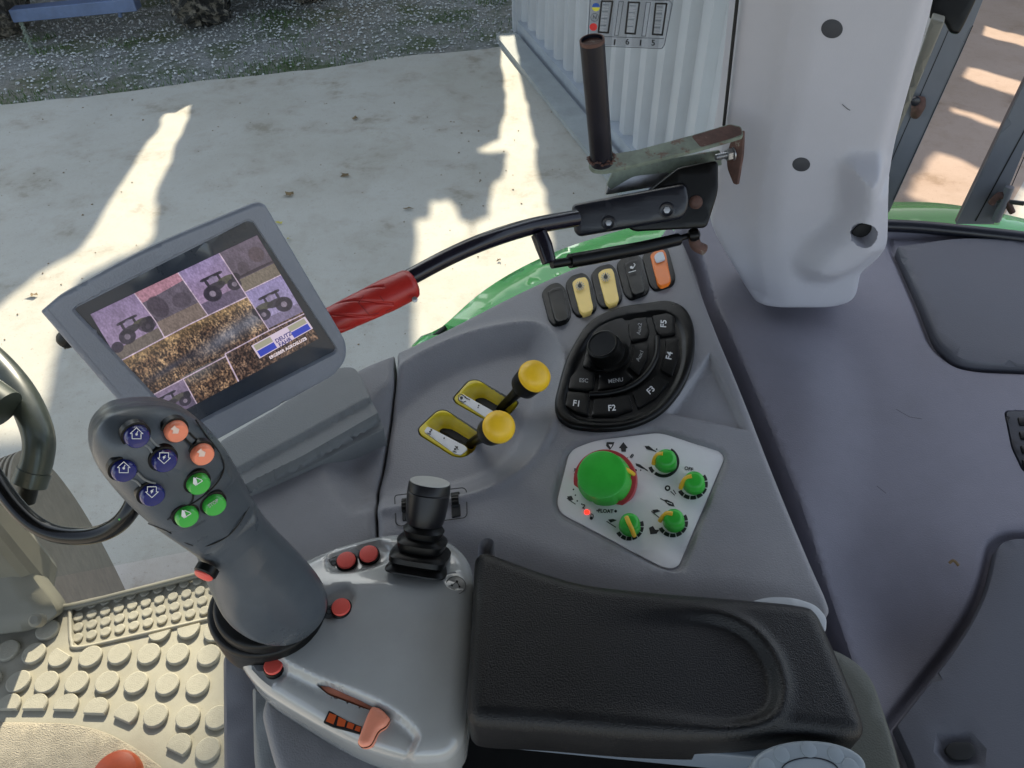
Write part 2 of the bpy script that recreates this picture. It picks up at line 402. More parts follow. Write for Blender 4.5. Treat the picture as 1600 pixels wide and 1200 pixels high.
def arcseg(cx, cy, r0, r1, a0, a1, k=6):
    return circ(cx, cy, r1, k=k, a0=a0, a1=a1)+circ(cx, cy, r0, k=k, a0=a0, a1=a1)[::-1]
def text(s, pl, c, right, size, m, parent, h=.0005, bold=0, name='lettering', sx=1):
    """lettering on a plane: c = pixel centre, right = pixel direction of reading, size = pixel height"""
    cu = bpy.data.curves.new(name, 'FONT'); cu.body = s; cu.align_x = 'CENTER'; cu.align_y = 'CENTER'; cu.offset = bold; cu.resolution_u = 3
    t = bpy.data.objects.new(name, cu); sc.collection.objects.link(t); bpy.context.view_layer.update()
    me = bpy.data.meshes.new_from_object(t.evaluated_get(bpy.context.evaluated_depsgraph_get())); bpy.data.objects.remove(t)
    r = np.array(right, float); r /= np.linalg.norm(r); dn = np.array([-r[1], r[0]]); S = size/.7
    c = np.array(c, float); O, X, Y = pl.loc([c, c+r*S*sx, c-dn*S])
    for v in me.vertices:
        p = O+(X-O)*v.co.x+(Y-O)*v.co.y; v.co = Vector(pl.w(p, h))
    me.materials.clear(); me.materials.append(m); o = bpy.data.objects.new(name, me); link(o, parent); return o

# ------------------------------------------------------------------ ground
G = Pl((0, 0, 0), (0, 0, 1))
def flat(name, pts, z, m, kind='structure'):
    o = mesh(name, [(x, y, z) for x, y in pts], [list(range(len(pts)))], m, smooth=False); o['kind'] = kind; return o
e0, e1_ = G.hit(0, 165), G.hit(800, 70); ed = (e1_-e0)/np.linalg.norm(e1_-e0); en = np.array([-ed[1], ed[0], 0])
m_conc = ground_mat('concrete'); m_grav = ground_mat('gravel')
flat('gravel_ground', [(-120, -120), (120, -120), (120, 120), (-120, 120)], -.012, m_grav)
def along(t, k): q = e0+ed*t+en*k; return (q[0], q[1])
NB = 160; edge_pts = [along(-14+i*30/NB, random.uniform(-.018, .018)+.02*math.sin(i*.7)) for i in range(NB+1)]
flat('concrete_yard', [(-16, -8), (16, -8)]+edge_pts[::-1], 0, m_conc)
# gravel stones
def blobs(name, pts, rmin, rmax, m, squash=.6, kind='stuff', parent=None):
    base = np.array([(1, 0, 0), (-1, 0, 0), (0, 1, 0), (0, -1, 0), (0, 0, 1), (0, 0, -1)], float)
    fc = np.array([(0, 2, 4), (2, 1, 4), (1, 3, 4), (3, 0, 4), (2, 0, 5), (1, 2, 5), (3, 1, 5), (0, 3, 5)])
    n = len(pts); r = rng.uniform(rmin, rmax, (n, 1, 1))*rng.uniform(.6, 1, (n, 1, 1)); s = rng.uniform(.65, 1.35, (n, 6, 1)); an = rng.uniform(0, 6.28, n)
    V = base[None]*s*r; V[:, :, 2] *= squash; c_, s_ = np.cos(an)[:, None], np.sin(an)[:, None]
    V = np.stack([V[..., 0]*c_-V[..., 1]*s_, V[..., 0]*s_+V[..., 1]*c_, V[..., 2]], -1)+pts[:, None]
    Fc = (fc[None]+np.arange(n)[:, None, None]*6).reshape(-1, 3)
    me = bpy.data.meshes.new(name); me.from_pydata(V.reshape(-1, 3).tolist(), [], Fc.tolist()); me.materials.append(m)
    o = bpy.data.objects.new(name, me); link(o, parent); o['kind'] = kind; return o
m_st = mat('gravel_stone', (.44, .435, .42), .9, var=.6, vscale=14)
m_st2 = mat('pale_gravel_stone', (.36, .35, .33), .8, var=.3, vscale=9)
t = rng.uniform(-2.5, 8.5, 26000); k = rng.uniform(0.0, 1, 26000)**.8*4.2
P = np.stack([e0[0]+ed[0]*t+en[0]*k, e0[1]+ed[1]*t+en[1]*k, np.full(26000, 0.0)], 1)
blobs('gravel_stones', P, .007, .020, m_st)
ix = rng.choice(26000, 700, False); blobs('pale_gravel_stones', P[ix]+np.array([[0, 0, .008]]), .008, .022, m_st2)
# grass blades in the gravel
V = []; Fc = []
cl = [(rng.uniform(-2, 7), rng.uniform(.03, 1.6), rng.uniform(.15, .5)) for _ in range(26)]+[(x, .1, .35) for x in np.arange(-2, 3.2, .5)]
for ct, ck, cr in cl:
    for _ in range(90):
        a = rng.uniform(0, 6.28); r = cr*math.sqrt(rng.uniform(0, 1)); k = max(.01, ck+r*math.sin(a)*.6); x, y = along(ct+r*math.cos(a), k)
        hh = rng.uniform(.015, .045); b = rng.uniform(0, 6.28); dx, dy = math.cos(b)*.004, math.sin(b)*.004; n_ = len(V)
        V += [(x-dx, y-dy, -.01), (x+dx, y+dy, -.01), (x+rng.uniform(-.02, .02), y+rng.uniform(-.02, .02), hh)]; Fc.append([n_, n_+1, n_+2])
mesh('grass_tufts', V, Fc, m_grass, smooth=False, kind='stuff')
# leaves and crumbs on the concrete
def leaf(px, size, m, lab, cat='leaf'):
    c = G.hit(*px); V = []; a0 = random.uniform(0, 6.28); N_ = 9; size *= .72
    for i in range(N_):
        a = 2*math.pi*i/N_; r = size*(1 if i % 2 else .55)*random.uniform(.7, 1.1)*(1.6 if i in (0, 5) else 1)
        V.append((c[0]+r*math.cos(a+a0), c[1]+r*.7*math.sin(a+a0), .004+random.uniform(0, .016)))
    V.append((c[0], c[1], .012)); o = mesh('leaf', V, [(i, (i+1) % N_, N_) for i in range(N_)], m); o['label'] = lab; o['category'] = cat; return o
leaf((555, 187), .045, m_leaf, 'brown curled leaf on concrete, nearest the gravel edge')
leaf((452, 306), .06, m_leaf, 'brown leaf on concrete above the monitor\'s top corner')
leaf((540, 276), .055, m_leaf, 'long dark twig-like leaf at middle of shaded concrete')
leaf((437, 350), .03, m_leafy, 'yellow leaf on concrete just right of the monitor top')
leaf((452, 375), .025, m_leafy, 'small pale yellow leaf on concrete beside monitor\'s right edge')
leaf((52, 463), .045, m_leaf, 'brown leaf on sunlit concrete left of the monitor')
leaf((636, 328), .04, m_leaf, 'dark leaf on concrete above the red grip')
leaf((780, 408), .02, m_leaf, 'small curled leaf on sunlit concrete beside the black handle rod')
pts = np.array([G.hit(rng.uniform(0, 900), rng.uniform(110, 560)) for _ in range(170)]); pts[:, 2] = .004
blobs('crumbs_on_concrete', pts, .003, .010, m_leaf)

# ------------------------------------------------------------------ added wall out of view: openings shaped to cast the sun strips
YW = 9.7
def to_wall(p):
    s = (YW-p[1])/SUN[1]; q = np.array(p)+SUN*s; return (q[0], q[2])
def patch(px, z=0.0):
    P_ = Pl((0, 0, z), (0, 0, 1)); return [to_wall(P_.hit(*q)) for q in px]
holes = [
 patch([(303, 129), (316, 126), (312, 145), (288, 146)]),
 patch([(283, 154), (303, 154), (287, 200), (265, 252), (248, 290), (244, 330), (245, 372), (210, 395), (180, 410), (120, 440), (96, 520), (74, 620), (60, 690), (-60, 700), (-80, 560), (30, 446), (60, 428), (130, 385), (165, 330), (190, 285), (215, 250), (228, 222), (245, 205), (258, 175), (275, 160)]),
 patch([(783, 68), (805, 66), (812, 110), (824, 170), (835, 222), (838, 258), (845, 285), (853, 305), (860, 340), (862, 420), (850, 520), (800, 640), (640, 640), (648, 545), (642, 470), (650, 400), (652, 340), (672, 335), (674, 310), (700, 308), (712, 325), (722, 338), (735, 345), (738, 368), (744, 345), (762, 332), (768, 290), (785, 275), (792, 240), (748, 240), (742, 230), (780, 214), (786, 180), (792, 150), (785, 120)]),
 patch([(-200, 900), (60, 880), (140, 925), (200, 880), (372, 860), (366, 1220), (-200, 1300)], 1.4),
 patch([(1536, 38), (1660, 72), (1660, 92), (1530, 54)]), patch([(1510, 102), (1620, 132), (1606, 158), (1500, 122)]),
 patch([(1484, 164), (1580, 194), (1574, 206), (1482, 176)]), patch([(1458, 232), (1560, 272), (1520, 350), (1412, 308)]), patch([(1590, 290), (1690, 330), (1660, 420), (1550, 380)]),
]
cu = bpy.data.curves.new('hall', 'CURVE'); cu.dimensions = '2D'; cu.fill_mode = 'BOTH'; cu.extrude = .04
def addspl(pts):
    s = cu.splines.new('POLY'); s.points.add(len(pts)-1)
    for q, (x, y) in zip(s.points, pts): q.co = (x, y, 0, 1)
    s.use_cyclic_u = True
addspl([(-7.5, -.02), (8.5, -.02), (8.5, 5.0), (2.9, 5.2), (2.2, 8.9), (-2.4, 8.9), (-2.9, 5.2), (-7.5, 5.0)])
for h_ in holes:
    q = resample(np.array(h_), .07); ph = rng.uniform(0, 6.28, 3); i_ = np.arange(len(q)); T_ = np.roll(q, -1, 0)-np.roll(q, 1, 0); T_ /= np.maximum(1e-6, np.linalg.norm(T_, axis=1))[:, None]
    a_ = .007*np.sin(i_*.9+ph[0])+.006*np.sin(i_*1.7+ph[1])+rng.uniform(-.008, .008, len(q)); q = q+np.stack([-T_[:, 1], T_[:, 0]], 1)*a_[:, None]; addspl([tuple(x) for x in q])
t_ = bpy.data.objects.new('hall', cu); sc.collection.objects.link(t_); bpy.context.view_layer.update()
me = bpy.data.meshes.new_from_object(t_.evaluated_get(bpy.context.evaluated_depsgraph_get())); bpy.data.objects.remove(t_)
me.materials.clear(); me.materials.append(m_sun_blocker); sun_blocker = bpy.data.objects.new('machine_hall_wall', me); sc.collection.objects.link(sun_blocker)
sun_blocker.rotation_euler = (math.pi/2, 0, 0); sun_blocker.location = (0, YW, 0); tag(sun_blocker, 'pale clad hall wall across the yard beyond the gravel', 'building')
print('HALL', [tuple(np.round(np.array(h_).mean(0), 2)) for h_ in holes])
# ------------------------------------------------------------------ side console
K = Pl((0, .6, 2.0), (0, -.06, 1))
cons = thing('side_console', 'grey plastic side console curving along the window, carrying levers and keypad', 'console', K.w((0, 0)))
body_px = fillet([(622, 555), (690, 524), (800, 467), (870, 434), (960, 397), (1062, 366), (1110, 505), (1155, 610), (1205, 740), (1250, 850), (1300, 965), (1100, 1010), (600, 1010), (592, 775), (601, 740), (619, 620)],
                 [3, 60, 60, 60, 60, 30, 60, 60, 60, 60, 20, 5, 5, 10, 10, 30])
bowl = K.loc(spline([(560, 640), (600, 600), (650, 562), (720, 530), (790, 512), (842, 512), (872, 545), (876, 590), (862, 650), (832, 710), (780, 752), (710, 776), (600, 792), (540, 800), (500, 720)], True, 5))
pad_c = fillet([(884, 702), (930, 684), (1025, 669), (1128, 704), (1134, 716), (1066, 888), (1055, 892), (1030, 886), (872, 806), (866, 780)], [20, 20, 14, 12, 12, 14, 12, 14, 26, 16])
padL = K.loc(pad_c)
tri = K.loc(fillet([(1110, 548), (1040, 646), (1170, 674)], 6))
pod_out = K.loc(fillet([(866, 628), (884, 560), (918, 503), (960, 482), (1045, 470), (1072, 482), (1085, 510), (1086, 560), (1070, 605), (1035, 648), (985, 670), (935, 674), (890, 668), (868, 652)], [26]*14))
low = K.loc([(560, 860), (640, 838), (700, 822), (760, 836), (900, 880), (1000, 905), (1150, 915), (1300, 940), (1300, 1200), (500, 1200)])
pocket = K.loc(fillet([(747, 845), (760, 838), (772, 842), (774, 875), (745, 880)], 8))
gate1 = fillet([(652, 670), (683, 641), (696, 640), (752, 676), (741, 704), (724, 715), (708, 713), (656, 680)], [5, 9, 6, 5, 6, 9, 6, 4])
gate2 = fillet([(707, 622), (732, 594), (746, 593), (793, 620), (812, 628), (803, 640), (776, 668), (762, 658), (712, 630)], [5, 9, 6, 4, 6, 6, 4, 6, 4])
g1L, g2L = K.loc(gate1, -.020), K.loc(gate2, -.020)
def hconsole(P_):
    z = -.020*ss(-.002, .034, sdist(bowl, P_))
    z += .0035*np.exp(-((sdist(bowl, P_)+.004)/.005)**2)
    z -= .0045*ss(-.003, .0015, sdist(padL, P_))
    z -= .006*ss(0, .006, sdist(tri, P_))
    z -= .018*ss(-.01, .05, sdist(low, P_))
    z -= .012*ss(0, .006, sdist(pocket, P_))
    for g in (g1L, g2L): z -= .035*ss(-.001, .0008, sdist(g, P_)-.0012)
    return z
fe = [(np.vstack([padL, padL[:1]]), (-.003, -.0015, 0, .0015)), (np.vstack([tri, tri[:1]]), (0, .002, .004, .006)), (np.vstack([g1L, g1L[:1]]), (-.0006, .0006, .0022)), (np.vstack([g2L, g2L[:1]]), (-.0006, .0006, .0022)), (np.vstack([bowl, bowl[:1]]), (-.008, -.004, 0, .004)), (np.vstack([pocket, pocket[:1]]), (0, .003, .006))]
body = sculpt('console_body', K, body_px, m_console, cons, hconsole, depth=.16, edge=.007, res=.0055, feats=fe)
front_px = fillet([(617, 558), (560, 580), (500, 625), (430, 660), (360, 740), (330, 800), (400, 900), (470, 1000), (596, 1010), (588, 775), (597, 740), (615, 620)], [3, 30, 30, 30, 30, 30, 20, 20, 5, 10, 10, 30])
crease = K.loc([(300, 830), (400, 800), (500, 790), (600, 788), (600, 1100), (300, 1100)])
def hfront(P_):
    return -.020*ss(-.002, .034, sdist(bowl, P_))-.010*ss(0, .004, sdist(crease, P_))*0-.018*ss(-.01, .05, sdist(low, P_))
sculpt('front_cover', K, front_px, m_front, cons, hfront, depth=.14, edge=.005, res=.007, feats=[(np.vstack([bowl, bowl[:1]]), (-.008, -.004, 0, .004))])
# gates
KB = K.up(-.020)
for nm, g, pit, strip, sym in (('g1', gate1, [(679, 669), (689, 658), (705, 660), (748, 686), (738, 700), (729, 697)], [(658, 672), (664, 663), (729, 697), (734, 703), (722, 713), (712, 711)], 1),
                          ('g2', gate2, [(735, 620), (744, 611), (756, 611), (797, 634), (787, 655), (777, 648)], [(711, 622), (720, 613), (782, 648), (776, 658), (762, 655)], 2)):
    pitL = KB.loc(fillet(pit, 4))
    gl = KB.loc(g); stl = KB.loc(fillet(strip, 4))
    def hg(P_, pitL=pitL, stl=stl):
        z = -.012*(1-ss(0, .013, -sdist(pitL, P_)))*(1-ss(-.0015, .0005, sdist(stl, P_)))
        return z*1.0-.02*ss(0, .001, sdist(pitL, P_))
    cgx = np.array(g).mean(0); gs = [tuple(cgx+(np.array(q)-cgx)*.965) for q in g]
    go = sculpt('lever_gate', KB, gs, m_ygate, cons, hg, depth=.02, edge=.001, res=.0018, feats=[(np.vstack([pitL, pitL[:1]]), (-.0004, .0006, .0014)), (np.vstack([stl, stl[:1]]), (-.0015, 0))])
    sculpt('slot', KB.up(-.0125), fillet(pit, 4), m_dark, go, depth=.004, edge=.001, res=.01)
    SP = KB.up(.0012)
    sculpt('label_strip', SP, fillet([tuple(np.array(strip).mean(0)+(np.array(q)-np.array(strip).mean(0))*.9) for q in strip], 3), m_white, go, depth=.0012, edge=.0003, res=.004)
    if sym == 1:
        prints('pictogram', SP, m_ink, go, [circ(672, 675, 1.5), circ(674, 672, 1.6), circ(694, 685, 1.3), circ(711, 702, 1.7), circ(714, 699, 1.6)], [[(668, 677), (673, 679)], [(708, 705), (713, 707)], [(711, 697), (716, 703)]], 1.3)
    else:
        prints('pictogram', SP, m_ink, go, [circ(721, 622, 2.4), circ(748, 634, 1.2), circ(747, 637, 1.1)], [[(716, 619), (720, 616), (727, 620), (730, 624)], [(716, 620), (717, 626), (724, 629), (728, 627)], [(726, 621), (734, 625)]], 1.2)
# thumbwheel bezel
WB = K.up(-.002)
KW = K.up(.0006)
bz = fillet([(617, 776), (724, 764), (729, 768), (730, 806), (726, 811), (625, 824), (619, 820)], 5)
prints('bezel_line', K.up(-.0010), m_ink, cons, [], [[tuple(q) for q in bz]+[tuple(bz[0])]], 1.6, h=.0022)
for nm, q in (('a', [(627, 780), (641, 778), (642, 812), (629, 814)]), ('b', [(704, 770), (718, 768), (720, 806), (706, 809)])):
    sculpt('wheel_slot', K, fillet(q, 2), m_dark, cons, depth=.004, edge=.0006, res=.004, skew=None, h=lambda P_: np.full(len(P_), .0012))
    c = np.array(q).mean(0); c3 = K.hit(*c, -.006); axd = K.hit(c[0]+10, c[1]-1)-K.hit(*c); axd /= np.linalg.norm(axd)
    tw = lathe('thumbwheel', c3-axd*.0036, axd, [(0, .0105), (.0005, .011), (.0067, .011), (.0072, .0105)], m_black, cons, 40, shape=lambda a, h_: 1+.03*math.cos(a*20))
# ------------------------------------------------------------------ levers
def lever(bpx, cpx, tpx, zb, zt, lab):
    t_ = thing('mushroom_lever', lab, 'lever', K.hit(*bpx, zb), 'yellow topped levers in the console bowl')
    b = K.hit(*bpx, zb); e = K.hit(*tpx, zt); ax = e-b; L = np.linalg.norm(ax); ax /= L
    r = 26.5/F*((e-CAM)@FW)
    lathe('stem', b, ax, [(-.012, .0042), (0, .005), (L*.35, .0062), (L*.5, .0075), (L*.62, .0085), (L*.68, .009)], m_black, t_, 24)
    lathe('collar', b, ax, [(L*.58, .008), (L*.60, r*.72), (L*.64, r*.86), (L*.74, r*.9), (L*.84, r*.94), (L*.9, r*.9)], m_rubber, t_, 32)
    lathe('cap', b, ax, [(L*.88, r*.7), (L*.885, r*.97), (L*.91, r*1.0), (L*.91+.004, r*.985), (L*.91+.008, r*.9), (L*.91+.0115, r*.72), (L*.91+.0135, r*.45), (L*.91+.0143, r*.18)], m_yel, t_, 40)
    return t_
lever((786, 634), (823, 596), (839, 584), -.026, .045, 'yellow mushroom-topped lever in the upper gate, nearest the window')
lever((738, 691), (765, 673), (783, 665), -.026, .045, 'yellow mushroom-topped lever in the lower gate, nearer the black mini joystick')
# ------------------------------------------------------------------ rocker switches
def mini(px, s, c=None):
    px = np.array(px); c = px.mean(0) if c is None else c; return c+(px-c)*s
sw = [('black blank rocker switch, leftmost of the row', [(847, 458), (858, 447), (872, 443), (883, 452), (892, 490), (888, 501), (866, 509), (858, 500)], m_black, None),
      ('yellow work light rocker, second from left beside the blank black one', [(884, 444), (893, 433), (912, 428), (922, 438), (932, 478), (928, 487), (905, 495), (896, 487)], m_rock, 'light'),
      ('yellow work light rocker between the other yellow and the black symbol switch', [(924, 430), (934, 419), (954, 414), (963, 424), (972, 464), (968, 473), (944, 482), (935, 474)], m_rock, 'light2'),
      ('black rocker switch with white printed symbol, between yellow and orange ones', [(964, 414), (975, 403), (995, 398), (1004, 408), (1014, 449), (1010, 459), (985, 468), (976, 459)], m_black, 'seat'),
      ('orange rocker switch with pale window, rightmost in the corner of the console', [(1004, 402), (1015, 390), (1036, 385), (1044, 392), (1055, 433), (1051, 445), (1025, 454), (1016, 446)], m_orange, 'beacon')]
for i, (lab, q, mm, kind) in enumerate(sw):
    t_ = thing('rocker_switch', lab, 'switch', K.hit(*np.array(q).mean(0)), 'rocker switches in a row on the console corner')
    sculpt('bezel', K.up(.003), mini(fillet(q, 6), 1.05), m_black, t_, depth=.012, edge=.0016, res=.004)
    c = np.array(q).mean(0)
    d = np.array([(-15, -19), (13, -27), (15, -24), (12, 25), (-2, 30), (-5, 27)])*np.array([.95, .9])
    a = [(c[0]-15, c[1]-20), (c[0]-7, c[1]-26), (c[0]+6, c[1]-28), (c[0]+10, c[1]-22), (c[0]+18, c[1]+20), (c[0]+15, c[1]+25), (c[0]+2, c[1]+29), (c[0]-3, c[1]+25), (c[0]-11, c[1]-2)]
    PR = K.up(.0055)
    rl = PR.loc([(c[0]+2, c[1])]); ll = K.loc([(c[0]-3, c[1]-24), (c[0]+6, c[1]+26)]); dv = ll[1]-ll[0]; Ld = np.linalg.norm(dv); dv /= Ld
    def hr(P_, rl=rl, dv=dv, Ld=Ld): s = ((P_-rl[0])@dv)/(Ld/2); return .0012*s+.0018*(np.abs(s)**1.6)-.001
    rk = sculpt('rocker', PR, fillet(a, 3.5), mm, t_, hr, depth=.006, edge=.001, res=.004)
    PI = K.up(.0068)
    if kind in ('light', 'light2'):
        cc = (c[0]-3, c[1]-14); 
        prints('symbol_ray', PI, m_grey_ink, rk, [], [[(cc[0]+7*math.cos(x), cc[1]+7*math.sin(x)), (cc[0]+3*math.cos(x), cc[1]+3*math.sin(x))] for x in np.arange(0, 6.28, .52)], 1.3, h=.0006)
        prints('symbol', PI, m_ink, rk, [circ(*cc, 3.2), circ(cc[0], cc[1]-4, 1.3, k=10)], [], 1, h=.0009)
    if kind == 'seat': prints('symbol', PI, m_wink, rk, [circ(c[0]-4, c[1]-14, 2.2)], [[(c[0]-2, c[1]-12), (c[0]+2, c[1]-18), (c[0], c[1]-20)], [(c[0]-8, c[1]-6), (c[0]+3, c[1]-9)]], 1.3, h=.0006)
    if kind == 'beacon': sculpt('lens', PI.up(.0002), fillet([(c[0]-9, c[1]-18), (c[0]-3, c[1]-24), (c[0]+5, c[1]-25), (c[0]+9, c[1]-13), (c[0]-5, c[1]-8)], 3), mat('pale_lens', (.55, .58, .62), .3), rk, depth=.002, edge=.0004, res=.004)
    if mm is m_black: prints('highlight_rim', PI, m_block, rk, [], [[(c[0]-13, c[1]-19), (c[0]-6, c[1]-24), (c[0]+5, c[1]-26)]], .8, h=.0003)
# ------------------------------------------------------------------ keypad
kp = thing('keypad', 'black fan-shaped keypad with F1 to F5 keys and rotary knob', 'keypad', K.hit(975, 575))
kp_out = fillet([(866, 628), (884, 560), (918, 503), (960, 482), (1045, 470), (1072, 482), (1085, 510), (1086, 560), (1070, 605), (1035, 648), (985, 670), (935, 674), (890, 668), (868, 652)], [26]*14)
KP = K.up(.007)
kin = KP.loc(mini(kp_out, .86))
sculpt('keypad_base', KP, kp_out, m_black, kp, lambda P_: -.0035*ss(-.002, .004, sdist(kin, P_)), depth=.012, edge=.004, res=.004, feats=[(np.vstack([kin, kin[:1]]), (-.002, 0, .002, .004))])
KK = K.up(.0062)
def key(px, s, c, right, size, mm=None, r=2.5, bold=.02):
    k_ = sculpt('key', KK, fillet(px, r), m_key, kp, depth=.0045, edge=.0009, res=.005, label=('black key marked '+s))
    text(s, KK, c, right, size, mm or m_wink, k_, h=.0004, bold=bold)
key([(887, 612), (912, 614), (921, 621), (919, 650), (899, 644), (883, 634)], 'F1', (901, 631), (14, 2), 9)
key([(928, 624), (984, 618), (989, 640), (960, 650), (924, 650)], 'F2', (956, 638), (14, -1), 9)
key([(988, 614), (1008, 601), (1026, 586), (1046, 597), (1025, 622), (997, 638)], 'F3', (1017, 610), (10, -9), 9)
key([(1032, 578), (1038, 560), (1040, 531), (1060, 528), (1060, 558), (1050, 588)], 'F4', (1046, 556), (3, -14), 9)
key([(1019, 494), (1045, 489), (1054, 496), (1056, 522), (1033, 526), (1026, 520)], 'F5', (1037, 506), (1, -14), 9)
key([(891, 590), (900, 580), (930, 582), (928, 607), (920, 611), (888, 608)], 'ESC', (912, 595), (14, 1), 6, m_grey_ink, bold=.01)
key([(937, 584), (976, 578), (990, 591), (972, 604), (934, 610)], 'MENU', (962, 595), (14, -2), 6, m_grey_ink, bold=.01)
key([(981, 573), (988, 562), (990, 540), (1013, 536), (1013, 560), (998, 587)], 'Aux1', (1000, 556), (6, -13), 6, m_grey_ink, bold=.01)
key([(982, 505), (990, 498), (1010, 496), (1015, 520), (1012, 529), (987, 534), (983, 524)], 'Aux2', (999, 514), (2, -14), 6, m_grey_ink, bold=.01)
ridge = [(921, 616), (950, 614), (980, 606), (1003, 592), (1019, 572), (1027, 550), (1027, 527)]
tube('arc_ridge', [K.hit(*q, .0062) for q in ridge], .0032, m_key, kp, 12)
sculpt('knob_surround', KP.up(-.0012), fillet([(915, 552), (912, 565), (910, 573), (940, 581), (975, 572), (985, 560), (986, 530), (978, 500), (960, 490), (930, 510)], 12), m_black, kp, depth=.003, edge=.001, res=.006)
kb = K.hit(951, 556, .006); kt = K.hit(941, 537, .030); axk = kt-kb; L = np.linalg.norm(axk)
lathe('rotary_knob', kb, axk, [(0, .0245), (.004, .0245), (.006, .0205), (L*.75, .0195), (L*.96, .0185), (L, .0172), (L+.0004, .0165), (L-.0008, .015), (L-.001, .004)], m_black, kp, 48)
# ------------------------------------------------------------------ dial panel
D = K.up(-.0030)
dp = thing('dial_panel', 'white printed control plate set in the console around the green knobs', 'panel', D.hit(1000, 780))
dpx = fillet([(890, 704), (930, 688), (1026, 677), (1040, 679), (1125, 706), (1132, 716), (1060, 885), (1047, 889), (1030, 884), (876, 802), (870, 785)], [14, 30, 8, 8, 9, 9, 9, 9, 9, 14, 14])
pl_ = sculpt('plate', D, dpx, m_white, dp, depth=.0015, edge=.0005, res=.02)
DI = D
def ringseg(cx, cy, r0, r1, a0, n, step, gap=4): return [arcseg(cx, cy, r0, r1, a0+i*step, a0+(i+1)*step-gap, 4) for i in range(n)]
fills = []
fills += ringseg(1081, 756, 19, 25, -35, 7, 27, 4)
fills += ringseg(1051, 816, 18, 24, -30, 7, 27, 4)
fills += ringseg(983, 822, 17, 23, -20, 7, 25, 4)
fills += [arcseg(1037, 722, 19.5, 24.5, -60, 128, 20), arcseg(1037, 722, 20, 25.5, 136, 160, 4)]
fills += [circ(962, 799, 2.2), circ(1012, 699, 1.3), circ(1026, 702, 1.3), circ(898, 741, 1.3), circ(896, 765, 1.3), circ(899, 774, 1.2), circ(980, 716, 1.3), circ(993, 735, 2), circ(1001, 735, 1.2), circ(902, 783, 1.3), circ(909, 788, 1.2), circ(898, 733, 1.2)]
fills += [[(948, 691), (960, 691), (958, 697), (953, 703), (947, 697)], [(974, 691), (981, 700), (978, 701), (978, 706), (971, 706), (970, 701), (967, 700)]]
fills += [[(1007, 697), (1014, 697), (1020, 702), (1025, 706), (1018, 704), (1010, 702)], [(993, 724), (1000, 726), (1012, 735), (1002, 732), (994, 728)], [(886, 776), (893, 775), (896, 781), (889, 783)], [(950, 812), (958, 811), (964, 813), (954, 817)], [(1019, 797), (1027, 796), (1032, 799), (1022, 802)],
          [(1014, 825), (1020, 822), (1024, 828), (1030, 828), (1026, 834), (1016, 835)], [(1036, 781), (1042, 781), (1052, 786), (1054, 792), (1045, 790)], circ(1043, 763, 4.5), ]
strokes = [[(1012, 698), (1025, 706)], [(886, 779), (899, 788)], [(948, 815), (962, 824)], [(1018, 799), (1031, 810)], [(1052, 766), (1056, 772)], [(1048, 768), (1054, 774)], [(1004, 731), (1012, 736)], [(1032, 779), (1037, 782)]]
prints('markings', DI, m_ink, pl_, fills, strokes, 1.3, h=.0003)['kind'] = 'stuff'
prints('markings', DI, m_white, pl_, [circ(1043, 763, 2), [(951, 695), (957, 695), (954, 700)]], [[(1042, 785), (1050, 788)]], 1.0, h=.0005)['kind'] = 'stuff'
text('•FLOAT', DI, (945, 799), (14, 0.6), 5.5, m_ink, pl_, h=.0004, bold=.03)
text('OFF', DI, (1076, 733), (14, 3), 5.5, m_ink, pl_, h=.0004, bold=.02)
text('2', DI, (912, 792), (14, 3), 6.5, m_ink, pl_, h=.0004, bold=.03)
text('8', DI, (987, 713), (10, 8), 6.5, m_ink, pl_, h=.0004, bold=.02)
text('A', DI, (899, 735), (14, 1), 5, m_ink, pl_, h=.0004, bold=.02)
prints('padlock', DI, m_ink, pl_, [circ(924, 810, 2.6)], [[(922, 808), (924, 803), (927, 805), (927, 809)]], 1, h=.0004)
lathe('warning_light', D.hit(917, 800.5), D.n, [(0, .0026), (.0006, .0026), (.0012, .0020)], m_led, dp, 20)
def dial(bpx, tpx, rb, h_, lab, ptr, big=False):
    b = D.hit(*bpx, .0002); t_ = thing('green_dial', lab, 'knob', b, 'green dials on the white control plate')
    ax = D.hit(*tpx, h_)-b; L = np.linalg.norm(ax); r = rb/F*((b-CAM)@FW)
    if big:
        lathe('red_ring', b, ax, [(0, r*1.10), (.002, r*1.11), (L*.24, r*1.07), (L*.26, r*.95)], m_redring, t_, 56, shape=lambda a, h: 1)
        lathe('cap', b, ax, [(L*.24, r*.94), (L*.5, r*.92), (L*.62, r*.88), (L*.9, r*.83), (L*.97, r*.81), (L, r*.76)], m_green, t_, 60, shape=lambda a, h: 1-(.055*max(0, math.cos(a*6)-.75)*4*(h < L*.8)))
    else:
        lathe('cap', b, ax, [(0, r), (.002, r*1.0), (L*.5, r*.95), (L*.8, r*.88), (L*.94, r*.72), (L, r*.5)], m_green, t_, 40, shape=lambda a, h: 1-(.05*max(0, math.cos(a*5)-.6)*2.5*(h < L*.8)))
    pts = [b+(D.hit(*q[:2], 0)-b) if False else D.hit(q[0], q[1], q[2]*h_+.0008) for q in ptr]
    tube('pointer', pts, .0022, mat('yellow_pointer', (.75, .45, .02), .4) if 'yellow_pointer' not in bpy.data.materials else bpy.data.materials['yellow_pointer'], t_, 8, smooth_k=3, flat=1)
    return t_
dial((946, 752), (940, 741), 45, .030, 'large green dial with red ring at its base, left on the white plate', [(964, 731, 1.03), (974, 732, 1.03), (983, 736, .8), (990, 741, .5)], True)
dial((1040, 724), (1041, 715), 17.5, .020, 'small green dial with long black arc, topmost on the white plate', [(1036, 709, 1.0), (1028, 710, .85), (1023, 716, .6), (1021, 725, .25)])
